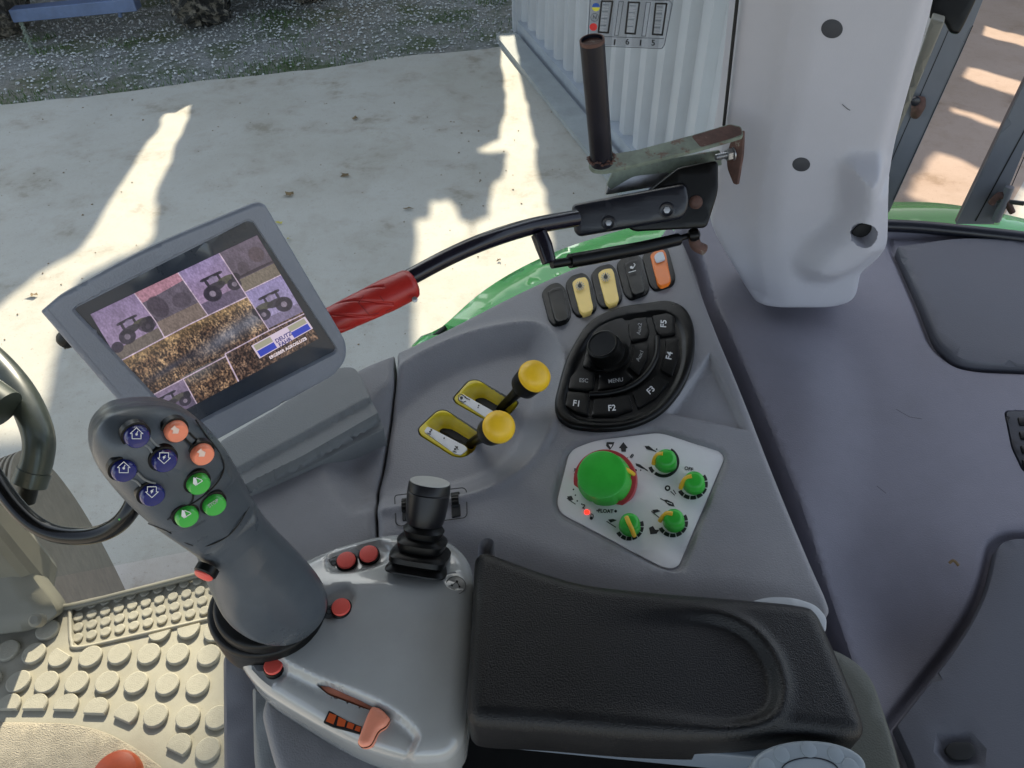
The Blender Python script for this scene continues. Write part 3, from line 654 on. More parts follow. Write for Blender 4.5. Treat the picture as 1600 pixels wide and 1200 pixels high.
dial((1084, 758), (1085, 750), 17.5, .020, 'small green dial under the OFF mark, rightmost on the white plate', [(1081, 744, 1.0), (1072, 747, .85), (1067, 754, .6), (1063, 763, .25)])
dial((1053, 817), (1053, 808), 17, .020, 'small green dial at bottom right of the plate, below the turtle symbol', [(1051, 803, 1.0), (1042, 802, .9), (1036, 807, .6), (1031, 814, .25)])
dial((984, 823), (984, 815), 17, .020, 'small green dial at bottom of the plate, its pointer aimed down', [(979, 808, .98), (982, 816, 1.0), (986, 824, .95), (991, 837, .35)])
# ------------------------------------------------------------------ monitor
mc = P3(320, 500, .62)
MN = Pl(mc, (.31, -.94, .14), (1, .0, .48))
mon = thing('monitor', 'grey cab terminal screen showing tractor and field pictures', 'monitor', mc)
mo = fillet([(66, 484), (225, 385), (412, 316), (430, 335), (541, 530), (541, 565), (525, 583), (330, 692), (205, 645), (120, 560)], [8, 60, 6, 20, 26, 18, 22, 4, 60, 60])
mo = fillet([(64, 486), (92, 462), (225, 388), (400, 316), (413, 318), (541, 535), (540, 562), (522, 585), (335, 688), (300, 730), (215, 660)], [3, 10, 80, 8, 8, 22, 12, 14, 5, 5, 30])
gl_ = fillet([(112, 486), (118, 478), (386, 343), (396, 345), (528, 546), (524, 553), (300, 668), (288, 672)], 4)
gL = MN.loc(gl_)
def hmon(P_): return -.0035*ss(-.0005, .0005, sdist(gL, P_)-.0006)
sculpt('housing', MN, mo, m_monitor, mon, hmon, depth=.035, edge=.0028, res=.008, rings=[(.004, .001), (.012, .010), (.03, .03)], feats=[(np.vstack([gL, gL[:1]]), (-.0003, .0004, .0014))])
prints('housing_seam', MN, mat('seam_highlight', (.2, .21, .25), .5), mon, [], [[(73, 482), (207, 640)]], .8, h=.0003)
MG = MN.up(-.0032)
ipx = [(114, 487), (120, 480), (386, 345), (395, 347), (526, 546), (522, 552), (300, 666), (288, 669)]
sculpt('screen_bezel', MG, fillet(ipx, 3), mat('screen_bezel', (.018, .026, .042), .3, coat=.3, var=.2, vscale=30), mon, depth=.002, edge=.0003, res=.02)
# the picture on the screen, painted in a generated texture
Wp, Hp = 640, 520
U_, V_ = np.meshgrid(np.linspace(0, 1, Wp), np.linspace(0, 1, Hp)); img = np.zeros((Hp, Wp, 3))
def nz(n, m_, seed):
    r = np.random.default_rng(seed).uniform(0, 1, (n+2, m_+2)); y = np.linspace(0, n, Hp); x = np.linspace(0, m_, Wp); yi, xi = y.astype(int), x.astype(int); fy, fx = (y-yi)[:, None], (x-xi)[None]
    a = r[yi][:, xi]; b = r[yi][:, xi+1]; c = r[yi+1][:, xi]; d = r[yi+1][:, xi+1]; return (a*(1-fx)+b*fx)*(1-fy)+(c*(1-fx)+d*fx)*fy
fine = nz(120, 200, 1)*.5+nz(50, 160, 2)*.5; med = nz(20, 26, 3); big = nz(6, 8, 4)
def lerp(a, b, t): return np.array(a)*(1-t[..., None])+np.array(b)*t[..., None]
crop = lerp((.17, .12, .085), (.82, .64, .38), np.clip((fine-.3)*2.2, 0, 1)); crop = crop*lerp((.7, .6, .55), (1.05, 1, .95), np.clip((med-.2)*1.6, 0, 1))
def reg(x0, y0, x1, y1): return (U_ >= x0) & (U_ < x1) & (V_ >= y0) & (V_ < y1)
def put(mask, c): img[mask] = (c[mask] if isinstance(c, np.ndarray) and c.ndim == 3 else c)
top = crop.copy(); yy = (V_-.40)/.35
top = lerp((0, 0, 0), (1, 1, 1), np.zeros_like(U_)); top = crop*.95
gold = np.clip(1-yy*3.2, 0, 1); top = top*(1-gold[..., None]*.55)+np.array((.72, .56, .26))*gold[..., None]*.55
mist = np.exp(-((V_-(.66-.16*(U_-.3)))/.07)**2)*np.clip((U_-.25)*4, 0, 1); top = top*(1-mist[..., None]*.75)+np.array((.42, .46, .55))*mist[..., None]*.75
dk = np.exp(-((V_-(.63-.1*(U_-.2)))/.028)**2)*np.clip(1-np.abs(U_-.22)*4, 0, 1)*.9; top = top*(1-dk[..., None])+np.array((.14, .15, .22))*dk[..., None]
put(reg(0, .38, .77, .76), top)
low_ = crop*1.1*np.array((.75, .72, .72)); ms = np.clip(1-(V_-.76)/.1, 0, 1)*np.clip(1-np.abs(U_-.34)*4, 0, 1); low_ = low_*(1-ms[..., None]*.8)+np.array((.46, .47, .46))*ms[..., None]*.8
put(reg(.24, .74, 1, 1), low_); put(reg(.5, .70, 1, 1), low_*np.array((.9, .9, 1.02)))
put(reg(0, .76, .24, 1), lerp((.52, .42, .56), (.34, .28, .40), (V_-.76)*4))
def sky_tile(x0, y0, x1, y1, c1, c2, g, gy):
    t = (V_-y0)/(y1-y0); put(reg(x0, y0, x1, y1), lerp(c1, c2, np.clip(t, 0, 1))); put(reg(x0, y0+(y1-y0)*gy, x1, y1), lerp(g, tuple(np.array(g)*.8), med))
sky_tile(0, 0, .26, .40, (.50, .40, .60), (.60, .48, .64), (.46, .40, .34), .78)
sky_tile(.26, 0, .52, .40, (.36, .31, .38), (.36, .32, .36), (.54, .45, .38), .68); put(reg(.26, 0, .52, .09) & (V_ < .09-.10*(U_-.3)), (.72, .44, .52))
sky_tile(.52, 0, .77, .40, (.54, .45, .68), (.62, .46, .60), (.40, .33, .46), .74)
sky_tile(.77, 0, 1, .36, (.36, .30, .38), (.32, .27, .32), (.50, .44, .34), .70)
sky_tile(.77, .36, 1, .72, (.52, .46, .72), (.60, .54, .74), (.50, .44, .62), .76)
def ell(cx, cy, rx, ry, c, a=.9):
    d = ((U_-cx)/rx)**2+((V_-cy)/ry)**2; mk = np.clip((1.15-d)*5, 0, 1)*a*(.8+.4*med); mk = np.clip(mk, 0, 1); img[:] = img*(1-mk[..., None])+np.array(c)*mk[..., None]
def tractor(cx, cy, s, fl=1):
    D_ = (.10, .09, .13)
    for k in range(-4, 5): ell(cx+k*.011*s*fl, cy-.075*s+.0*k, .014*s, .010*s, D_, .8)
    ell(cx-.035*s*fl, cy-.045*s, .007*s, .04*s, D_); ell(cx+.03*s*fl, cy-.045*s, .006*s, .04*s, D_); ell(cx, cy-.05*s, .022*s, .025*s, (.48, .42, .56), .7)
    ell(cx+.055*s*fl, cy-.012*s, .05*s, .026*s, (.27, .27, .18)); ell(cx-.01*s*fl, cy+.0*s, .05*s, .028*s, (.16, .15, .17)); ell(cx+.10*s*fl, cy-.0*s, .02*s, .03*s, D_)
    ell(cx-.04*s*fl, cy+.035*s, .042*s, .055*s, (.13, .11, .16)); ell(cx-.04*s*fl, cy+.035*s, .015*s, .022*s, (.48, .42, .5))
    ell(cx+.075*s*fl, cy+.04*s, .033*s, .042*s, (.13, .11, .16)); ell(cx+.075*s*fl, cy+.04*s, .012*s, .017*s, (.48, .42, .5))
tractor(.14, .23, 1.0); tractor(.66, .22, 1.15, 1); tractor(.88, .55, 1.15, -1); tractor(.12, .89, 1.0)
ell(.03, .30, .03, .04, (.16, .13, .2)); ell(.22, .25, .05, .05, (.14, .12, .16), .7); ell(.32, .17, .05, .09, (.22, .18, .22), .7); ell(.45, .2, .05, .06, (.26, .22, .26), .6)
ell(.94, .13, .04, .06, (.30, .22, .24), .7); ell(.84, .18, .03, .05, (.24, .19, .23), .6); ell(.89, .235, .12, .012, (.14, .1, .14), .8)
ell(.755, .06, .03, .10, (.66, .42, .5), .0)
LN = (.80, .68, .78)
for x0, y0, x1, y1 in ((.0, .395, .77, .405), (.257, 0, .264, .40), (.518, 0, .525, .40), (.766, 0, .773, .74), (.77, .355, 1, .363), (0, .755, .5, .764), (.5, .735, 1, .744), (.238, .76, .245, 1), (.496, .74, .503, 1), (0.5, .735, .503, .764)):
    put(reg(x0, y0, x1, y1), LN)
img = img*.86+np.array((.07, .065, .085)); img = img*.68+img.mean(-1, keepdims=True)*.32; img *= (.82+.36*fine)[..., None]*(.9+.2*med)[..., None]; img = np.clip(img, 0, 1)
im = bpy.data.images.new('screen_picture', Wp, Hp); px_ = np.ones((Hp, Wp, 4), np.float32); px_[..., :3] = img[::-1]; im.pixels.foreach_set(px_.ravel()); im.pack()
ms_ = bpy.data.materials.new('lit_screen'); ms_.use_nodes = True; n = ms_.node_tree.nodes; l = ms_.node_tree.links; b = n['Principled BSDF']
ti = n.new('ShaderNodeTexImage'); ti.image = im; l.new(ti.outputs[0], b.inputs['Emission Color']); b.inputs['Emission Strength'].default_value = .42; b.inputs['Base Color'].default_value = (.01, .01, .012, 1); b.inputs['Roughness'].default_value = .22
MS = MG.up(.0003); cs = [(141, 491), (402, 367), (499, 529), (246, 664)]
V = [MS.w(p) for p in MS.loc(cs)]
o = mesh('display', V, [(0, 3, 2, 1)], ms_, mon, smooth=False); uv = o.data.uv_layers.new(name='uv')
uvm = {0: (0, 1), 1: (1, 1), 2: (1, 0), 3: (0, 0)}
for li in o.data.loops: uv.data[li.index].uv = uvm[li.vertex_index]
def emat(nm, c, s): 
    q = bpy.data.materials.get(nm) or mat(nm, tuple(x*.02 for x in c), .3, emit=(c, s)); return q
def lp(fx, fy, a=(392.5, 540), b_=(476.5, 494.5), c_=(489, 513)):
    a, b_, c_ = map(np.array, (a, b_, c_)); d_ = np.array((405.5, 560)); return tuple((a*(1-fx)+b_*fx)*(1-fy)+(d_*(1-fx)+c_*fx)*fy)
def lq(x0, y0, x1, y1): return [lp(x0, y0), lp(x1, y0), lp(x1, y1), lp(x0, y1)]
prints('logo_plate', MS, emat('logo_white', (.62, .52, .64), .42), o, [lq(0, 0, 1, 1)], h=.0002)
prints('logo_olive', MS, emat('logo_olive', (.34, .33, .25), .42), o, [lq(.03, .06, .34, .44), lq(.66, .06, .97, .44)], h=.0004)
prints('logo_blue', MS, emat('logo_blue', (.03, .05, .36), .5), o, [lq(.03, .5, .34, .94), lq(.66, .5, .97, .94)], h=.0004)
rd = np.array([84, -45.5])
text('DEUTZ', MS, (443, 526.5), rd, 6.2, emat('logo_ink', (.04, .04, .2), .4), o, h=.0006, bold=.03)
text('FAHR', MS, (445.5, 534), rd, 6.2, emat('logo_ink', (.04, .04, .2), .4), o, h=.0006, bold=.03)
text('ERGEBER AGROSLUZB', MS, (450, 543.5), rd, 4.6, emat('logo_white2', (.75, .66, .72), .5), o, h=.0006, bold=.02)
# side knob on the monitor and its mount
lathe('side_knob', MN.hit(100, 535, -.018), MN.hit(95, 541, -.018)-MN.hit(100, 535, -.018), [(-.008, .0075), (-.002, .0075), (.001, .006)], m_black, mon, 24)
T0 = K
mt = fillet([(345, 690), (430, 640), (530, 575), (556, 574), (582, 627), (598, 655), (480, 715), (385, 757), (340, 760)], [4, 8, 10, 12, 6, 6, 10, 4, 4])
KM = K.up(.022); stepL = KM.loc([(330, 752), (395, 718), (470, 678), (583, 617), (640, 590), (640, 800), (330, 800)]); slL = KM.loc([(380, 752), (470, 708), (586, 642), (640, 610), (640, 820), (380, 820)])
sculpt('mount_ledge', KM, mt, m_mount, mon, follow=False, h= lambda P_: -.005*ss(0, .004, sdist(stepL, P_))-.012*ss(0, .0015, sdist(slL, P_)), depth=.035, edge=.0018, res=.005, feats=[(stepL[:5], (-.001, .001, .003, .005)), (slL[:4], (-.001, 0, .0008, .0016))])
# ------------------------------------------------------------------ control pod in front of the armrest
A = Pl((-.15, .34, 1.99), (0, -.05, 1))
pod = thing('control_pod', 'glossy silver-grey control pod at the front of the black armrest', 'control panel', A.w((0, 0)))
podpx = fillet([(352, 960), (400, 925), (468, 886), (520, 862), (600, 840), (660, 838), (706, 850), (736, 880), (741, 920), (739, 1000), (733, 1090), (724, 1168), (700, 1192), (640, 1196), (560, 1172), (480, 1126), (410, 1082), (380, 1048), (362, 1005)], [20, 30, 40, 40, 40, 30, 30, 20, 20, 20, 40, 22, 18, 30, 60, 60, 30, 20, 20])
shelf = A.loc(spline([(340, 1020), (400, 1022), (440, 1036), (500, 1066), (560, 1088), (612, 1112), (652, 1146), (646, 1170), (628, 1192), (600, 1230), (400, 1200), (300, 1100)], True, 4))
slot = A.loc(fillet([(492, 1068), (512, 1068), (560, 1090), (590, 1106), (588, 1112), (556, 1101), (512, 1084)], 4))
r1 = A.loc(spline([(510, 880), (520, 862), (560, 852), (596, 846), (612, 860), (606, 880), (578, 894), (545, 900), (520, 896)], True, 4))
r2 = A.loc(spline([(504, 962), (505, 938), (525, 926), (548, 924), (559, 938), (552, 956), (530, 970), (512, 974)], True, 4))
r3 = A.loc(spline([(388, 1035), (398, 1022), (425, 1020), (446, 1030), (448, 1048), (430, 1062), (408, 1058)], True, 4))
bd = A.loc(circ(712, 915, 18, 16)); dome = A.loc([(600, 1010)])[0]
hump = A.loc([(640, 925)])[0]
def hpod(P_):
    z = -.009*ss(-.004, .006, sdist(shelf, P_))-.02*ss(0, .0015, sdist(slot, P_))
    z -= .004*ss(-.002, .005, sdist(r1, P_))+.004*ss(-.002, .005, sdist(r2, P_))+.003*ss(0, .003, sdist(r3, P_))
    z -= .0012*ss(0, .0008, sdist(bd, P_))
    d = np.hypot((P_[:, 0]-dome[0]), (P_[:, 1]-dome[1])); z += .012*np.exp(-(d/.075)**2)
    y = (P_[:, 1]-hump[1]); z += .006*np.exp(-(y/.02)**2)
    return z
cl_ = lambda a: np.vstack([a, a[:1]])
sculpt('pod_shell', A, podpx, m_pod, pod, hpod, depth=.05, edge=.014, res=.004, feats=[(cl_(shelf), (-.003, 0, .003, .006)), (cl_(slot), (0, .001, .002)), (cl_(r1), (-.002, 0, .002, .004)), (cl_(r2), (-.002, 0, .002, .004)), (cl_(bd), (-.0002, .0006, .0014))])
def hp(px): return float(hpod(A.loc([px]))[0])
lab_bg = mat('grey_legend', (.10, .105, .11), .5, var=.2, vscale=60)
def onpod(px, k=.0006): return A.up(hp(px)+k)
for q, c, s in (([(513, 874), (556, 855), (566, 864), (556, 874), (520, 884)], (522, 877), 0), ([(507, 950), (524, 941), (528, 962), (516, 970), (507, 966)], (515, 956), 1), ([(390, 1030), (398, 1023), (418, 1030), (412, 1048), (402, 1050)], (403, 1034), 2)):
    pp = onpod(c, .0012 if s else .0016); sculpt('legend_patch', pp, fillet(q, 3), lab_bg, pod, depth=.003, edge=.0003, res=.01)
    prints('pictogram', pp, m_ink, pod, [], [circ(c[0]-1, c[1]+(3 if s == 0 else 0), 4, k=10)+[(c[0]+3, c[1])], [(c[0]-3, c[1]-5), (c[0]+4, c[1]-7)]], 1.1)
for c, lab in (((541, 876), 0), ((576, 866), 0), ((533, 949), 0), ((428, 1040), 0)):
    b = A.hit(c[0]+1.5, c[1]+4, hp(c)); ax = A.n; r = 15.0/F*((b-CAM)@FW)
    bs = lathe('button_bezel', b, ax, [(-.002, r*1.12), (.0035, r*1.12), (.0045, r*1.05), (.0046, r*.9)], m_black, pod, 32)
    lathe('button_cap', b, ax, [(.002, r*.97), (.0062, r*.96), (.0070, r*.9), (.0073, r*.7)], m_rbtn, bs, 32)
sculpt('round_badge', A.up(hp((712, 915))+.0003), circ(712, 915, 17, 15), mat('badge_metal', (.26, .26, .25), .35, metal=.3, var=.3, vscale=120), pod, depth=.001, edge=.0003, res=.01)
bdp = A.up(hp((712, 915))+.0006)
prints('badge_mark', bdp, m_ink, pod, [circ(706, 915, 2), circ(714, 909, 2), circ(718, 917, 1.6), circ(709, 922, 1.6)], [circ(712, 915, 15.5, 14, k=20)+[(727.5, 915)], [(706, 915), (714, 909), (718, 917)]], .9)
# slider
SD = A.up(hp((560, 1150)))
sculpt('slider_blade', A.up(-.004), spline([(500, 1071), (512, 1071), (540, 1080), (572, 1096), (585, 1106), (578, 1109), (556, 1100), (530, 1090), (512, 1083)], True, 3), m_slider, pod, depth=.01, edge=.001, res=.005)
so_ = A.up(.006)
sculpt('slider_handle', so_, fillet([(582, 1104), (596, 1108), (611, 1124), (604, 1136), (592, 1142), (580, 1166), (566, 1170), (558, 1162), (566, 1140), (574, 1118)], [5, 6, 4, 5, 8, 6, 6, 5, 8, 8]), m_slider, pod, depth=.014, edge=.005, res=.003, infl=True)
sc1 = [(514, 1110), (528, 1116), (552, 1126), (566, 1134), (562, 1147), (540, 1141), (520, 1136), (505, 1129)]
sculpt('scale_plate', SD.up(.0008), fillet(sc1, 2), m_ink, pod, depth=.002, edge=.0003, res=.02)
prints('level_scale', SD.up(.0012), m_scale, pod, [[(515, 1114), (526, 1118), (521, 1132), (509, 1127)], [(529, 1120), (541, 1126), (538, 1136), (526, 1134)], [(544, 1128), (554, 1132), (551, 1140), (541, 1137)], [(557, 1134), (564, 1136), (562, 1144), (554, 1141)]], [], 1, h=.0002)
# ------------------------------------------------------------------ armrest support under the pod
sup = thing('armrest_support', 'dark grey curved plastic support under the armrest pod', 'support', (-.2, .2, 1.6))
sp_px = fillet([(366, 1050), (378, 1046), (420, 1084), (480, 1126), (560, 1172), (620, 1190), (720, 1190), (720, 1320), (360, 1320)], 5)
sculpt('support_shell', A.up(-.052), fillet([(420, 1084), (480, 1124), (560, 1166), (640, 1190), (720, 1180), (720, 1320), (470, 1320), (425, 1180), (410, 1120)], 12), m_front, sup, depth=.30, edge=.01, res=.02)
sculpt('support_back_panel', A.up(-.11), fillet([(350, 1020), (420, 1050), (470, 1110), (520, 1160), (720, 1170), (720, 1500), (372, 1500), (352, 1250)], 20), m_trim2, sup, depth=.35, edge=.015, res=.02)
sculpt('support_skirt', A.up(-.075), fillet([(395, 1070), (470, 1120), (520, 1160), (700, 1180), (700, 1400), (430, 1400), (398, 1190)], 16), m_mount, sup, depth=.35, edge=.012, res=.02)
# ------------------------------------------------------------------ multi-function joystick
jb = P3(418, 950, .615); jh = P3(262, 720, .495)
e = jh-jb; view = -(ray(330, 820)); nn = np.cross(e, np.cross(view, e)); J = Pl((jb+jh)/2, nn, (1, 0, 0))
joy = thing('joystick', 'large grey multifunction joystick with coloured buttons, leaning left before the monitor', 'joystick', jb)
jpx = spline([(232, 633), (275, 638), (312, 658), (345, 692), (372, 735), (388, 768), (412, 806), (448, 846), (478, 876), (500, 905), (505, 932), (488, 962), (455, 988), (415, 998), (378, 988), (350, 965), (337, 935), (328, 900), (312, 873), (285, 852), (250, 828), (215, 800), (180, 765), (152, 728), (141, 695), (150, 663), (178, 641)], True, 5)
fp = J.loc(spline([(318, 655), (330, 690), (347, 716), (350, 738), (335, 760), (310, 780), (280, 800), (252, 816), (290, 838), (330, 842), (362, 822), (384, 797), (400, 780), (360, 690)], True, 4))
seam = J.loc(spline([(262, 822), (290, 846), (318, 853), (350, 841), (372, 820), (389, 790)], False, 5))
ch = [J.loc(spline(q, False, 4)) for q in ([(222, 690), (234, 700), (240, 712)], [(240, 690), (252, 700), (262, 703)], [(202, 745), (216, 752), (224, 764)], [(222, 738), (235, 748), (246, 752)])]
neck = J.loc([(355, 800)])[0]; jax = J.loc([(418, 950), (262, 720)]); jd = (jax[1]-jax[0])/np.linalg.norm(jax[1]-jax[0])
def hjoy(P_):
    s = (P_-jax[0])@jd; L = np.linalg.norm(jax[1]-jax[0])
    z = .0*s-.004*np.exp(-((s-.5*L)/(.25*L))**2)
    z -= .0030*ss(-.0012, .0012, sdist(fp, P_))
    z -= .0009*np.exp(-(sdist(seam, P_, False)/.0006)**2)
    for c in ch: z += .0006*np.exp(-(sdist(c, P_, False)/.0008)**2)
    return z
grip = sculpt('grip', J.up(.024), jpx, m_grip, joy, hjoy, depth=.05, edge=.026, res=.0032, infl=True, feats=[(seam, (-.0012, -.0005, 0, .0005, .0012)), (cl_(fp), (-.0012, 0, .0012))]+[(c, (-.0008, 0, .0008)) for c in ch])
# collar rings at the base
for nm, dz, k, dep, mm in (('boot_ring', -.004, 1.05, .012, m_rubber), ('boot_flange', -.016, 1.13, .012, m_rubber), ('boot_base', -.030, 1.04, .03, m_rubber)):
    cc = np.array((420+dz*200, 940-dz*700)); cr = [(cc[0]+85*k*math.cos(a)*1.0+0, cc[1]+66*k*math.sin(a)) for a in np.linspace(0, 2*math.pi, 40, endpoint=False)]
    rot = math.radians(-24); cr = [tuple(cc+np.array([(x-cc[0])*math.cos(rot)-(y-cc[1])*math.sin(rot), (x-cc[0])*math.sin(rot)+(y-cc[1])*math.cos(rot)])) for x, y in cr]
    sculpt(nm, A.up(.034+dz), cr, mm, joy, depth=dep, edge=.005, res=.008)
JO = J.up(.024); jpoly = JO.loc(jpx, -.026)
if area2(jpoly) < 0: jpoly = jpoly[::-1]
def jz(px):
    z = 0.0
    for _ in range(4):
        q = JO.loc([px], z); d = max(0.0, float(sdist(jpoly, q)[0])); t = min(1, d/.026); z = float(hjoy(q)[0])-.026*(1-math.sqrt(max(0, 1-(1-t)**2)))
    return z
def hj(px, k=0): return JO.up(jz(px)+k)
def jline(nm, pts, r, m, k=0, up_=0): tube(nm, [JO.hit(q[0], q[1], jz(q)+k) for q in spline(pts, False, 4)], r, m, joy, 6, smooth_k=1)
jline('head_seam', [(232, 818), (262, 830), (290, 848), (318, 854), (350, 842), (372, 821), (389, 792)], .00055, m_seam, .0001)
jline('face_step', [(306, 656), (322, 680), (343, 708), (350, 730), (341, 752), (322, 772), (296, 790), (262, 812)], .0006, m_seam, .0002)
for q in ([(222, 693), (232, 699), (238, 708), (241, 716)], [(234, 684), (243, 694), (252, 699), (262, 701)], [(203, 748), (213, 752), (220, 760), (222, 768)], [(214, 738), (224, 748), (234, 753), (243, 755)], [(302, 772), (301, 780), (297, 788)], [(322, 762), (326, 768)], [(288, 684), (296, 692), (302, 698)], [(296, 676), (306, 686), (314, 690)]):
    jline('recess_edge', q, .0007, m_key if q[0][0] > 280 else m_mount, .0002)  # lighter grey tubes by the blue buttons paint the recess edge highlights
def jbtn(px, m, nm, r=18, th=.0055):
    P_ = hj(px, 0); c = P_.hit(*px, 0); rr = r/F*((c-CAM)@FW); lo = P_.hit(*px, th*.0)
    b = lathe('button', lo, J.n, [(-.004, rr*1.0), (th*.55, rr*1.0), (th*.85, rr*.95), (th, rr*.84), (th*1.0, rr*.8), (th*.96, rr*.6)], m, joy, 40, label=nm)
    lathe('button_well', lo, J.n, [(-.004, rr*1.2), (.0003, rr*1.2), (.0006, rr*1.03)], m_black, b, 40)
    return b, P_.up(th*.97), P_
for (x, y), up_ in (((212, 678), 1), ((255, 716), 0), ((192, 731), 1), ((236, 769), 0)):
    b, S, P_ = jbtn((x, y+1), m_bbtn, 'dark blue round button with white outlined arrow', 18.5)
    x, y = x+1, y-1
    s = 1 if up_ else -1
    prints('arrow_symbol', S, m_wink, b, [circ(x, y+s*1, 2, k=10)], [[(x-7, y-s*0), (x-10, y), (x, y-s*9), (x+10, y), (x+7, y), (x+7, y+s*8), (x-7, y+s*8), (x-7, y)], [(x-1, y+2), (x+2, y-4)]], 1.1, h=.0004)
for (x, y) in ((273, 671), (314, 707)):
    b, S, P_ = jbtn((x, y), m_obtn, 'pale orange round button with white arrow', 17.5)
    prints('arrow_symbol', S, mat('pale_ink', (.8, .6, .5), .5) if 'pale_ink' not in bpy.data.materials else bpy.data.materials['pale_ink'], b, [[(x-7, y-1), (x, y-7), (x+1, y-4), (x+7, y-1), (x+5, y+6), (x-4, y+6), (x-3, y+1)]], [], 1, h=.0004)
for (x, y), st in (((308, 753), 0), ((333, 786), 1), ((290, 804), 0)):
    b, S, P_ = jbtn((x, y), m_gbtn, 'green round button marked STOP' if st else 'green round button with white bucket symbol', 17.5)
    if st: text('STOP', S, (x, y), (12, -8), 5.5, m_grey_ink, b, h=.0004, bold=.02)
    else: prints('bucket_symbol', S, m_wink, b, [[(x-6, y-8), (x-2, y-6), (x+1, y+4), (x-3, y+5), (x-7, y+2)]], [[(x-3, y+5), (x+8, y-2)], [(x-2, y-7), (x+6, y-4), (x+8, y-2)]], 1.2, h=.0004)
jp = J.up(.0135); c = jp.hit(321, 897)
lathe('side_button_ring', c-J.e1*.001, J.n*.55-J.e1*.9-J.e2*.3, [(-.006, .0082), (-.001, .0082), (.0, .0072)], m_black, joy, 28)
lathe('side_button', c-J.e1*.001, J.n*.55-J.e1*.9-J.e2*.3, [(-.004, .0068), (.001, .0068), (.0022, .0055), (.0026, .003)], m_rbtn, joy, 28, label='red oval push button on the left side of the grip')
# ------------------------------------------------------------------ mini joystick
mj = thing('mini_joystick', 'short black joystick with metal-topped cap and rubber bellows on the pod', 'joystick', A.hit(660, 890, .004))
mb = A.hit(655, 884, .002); mt_ = A.hit(672, 752, .062); ax = mt_-mb; L = np.linalg.norm(ax)
axn = ax/L; ref = A.hit(705, 895)-A.hit(610, 888)
rb = 66/F*((mb-CAM)@FW)
sq = lambda a, h_: (1/max(abs(math.cos(a)), abs(math.sin(a)))**.75)/1.12 if h_ < L*.50 else 1
def sqs(a, h_):
    t_ = max(0, min(1, (h_/L-.05)/.45)); s = 1/(abs(math.cos(a))**7+abs(math.sin(a))**7)**(1/7); return s*(1-t_)+1*t_
a0 = math.pi/4
prof = [(-.006, .70), (.012, .70), (.05, .64), (.07, .58), (.10, .66), (.16, .68), (.19, .62), (.21, .50), (.25, .55), (.31, .58), (.34, .52), (.36, .42), (.39, .44), (.44, .48), (.48, .42), (.50, .34), (.53, .30)]
lathe('bellows', mb, axn, [(p_[0]*L, p_[1]*rb*1.02) for p_ in prof], m_rubber, mj, 48, shape=sqs, ref=ref)
rk = 33.5/F*((mt_-CAM)@FW)
st_ = mb+axn*L*.5; Lk = L*.5
lathe('cap_body', st_, axn, [(0, rk*.8), (Lk*.05, rk*.86), (Lk*.2, rk*.93), (Lk*.45, rk*.98), (Lk*.74, rk*1.0), (Lk*.755, rk*.97), (Lk*.77, rk*1.0), (Lk*.93, rk*.98), (Lk*.98, rk*.94)], mat('satin_black_cap', (.006, .006, .008), .38, spec=.4), mj, 48)
lathe('cap_top', st_+axn*Lk*.98, axn, [(-.001, rk*.93), (.0006, rk*.93), (.0012, rk*.88), (.0013, rk*.4)], mat('cap_disc', (.42, .42, .40), .5), mj, 48)
# ------------------------------------------------------------------ armrest
R_ = Pl((.1, .28, 2.03), (0, -.04, 1))
arm = thing('armrest', 'black textured armrest pad with worn oval hollow', 'armrest', R_.w((0, 0)))
ap = spline([(741, 890), (746, 874), (762, 869), (800, 882), (860, 903), (930, 920), (1050, 932), (1160, 941), (1245, 950), (1272, 962), (1292, 1000), (1318, 1060), (1342, 1120), (1346, 1150), (1320, 1160), (1240, 1152), (1130, 1160), (1000, 1158), (850, 1146), (760, 1140), (735, 1130), (730, 1105), (733, 1040), (738, 960)], True, 5)
hol = R_.loc(spline([(700, 965), (820, 955), (930, 948), (1040, 950), (1120, 960), (1172, 985), (1206, 1026), (1220, 1076), (1208, 1114), (1170, 1134), (1100, 1140), (900, 1134), (700, 1125)], True, 5))
xa, xb = R_.loc([(900, 1040)])[0][0], R_.loc([(1190, 1040)])[0][0]
top_l = R_.loc([(960, 1160), (1400, 1180), (1400, 1300), (960, 1300)])
def harm(P_):
    f = ss(xa, xb, P_[:, 0]); d = sdist(hol, P_)
    z = -.006*ss(0, .0085+.014*(1-f), d)*(.03+.97*f)+.003*np.exp(-((d+.003)/.005)**2)*f**5
    bulge = .010*np.exp(-((P_[:, 0]-xa+.1)/.05)**2)
    rgt = R_.loc([(1230, 1050)])[0][0]; z -= .10*np.maximum(0, P_[:, 0]-rgt)**1.0*.35
    return z+bulge*.3
sculpt('pad', R_, ap, m_pad, arm, harm, depth=.05, edge=.013, res=.0038, feats=[(cl_(hol), (-.008, -.006, -.004, -.002, 0, .002, .004, .006, .008, .010))])
sculpt('under_rail', R_.up(-.035), fillet([(738, 1120), (1230, 1120), (1230, 1192), (1076, 1178), (850, 1156), (745, 1146)], 6), mat('blue_grey_rail', (.13, .16, .20), .4), arm, depth=.03, edge=.003, res=.02)
m_disc = mat('hinge_disc_plastic', (.26, .30, .33), .35, var=.08, vscale=20)
hd = R_.up(-.004)
c = hd.hit(1262, 1192); r = 87/F*((c-CAM)@FW)
hin = sculpt('hinge_disc', hd, circ(1262, 1200, 90, 42, k=48), m_disc, arm, depth=.02, edge=.003, res=.01)
prints('disc_ring', hd, m_block, hin, [], [circ(1265, 1206, 45, 22, k=36)+[(1310, 1206)]], 2, h=.0004)
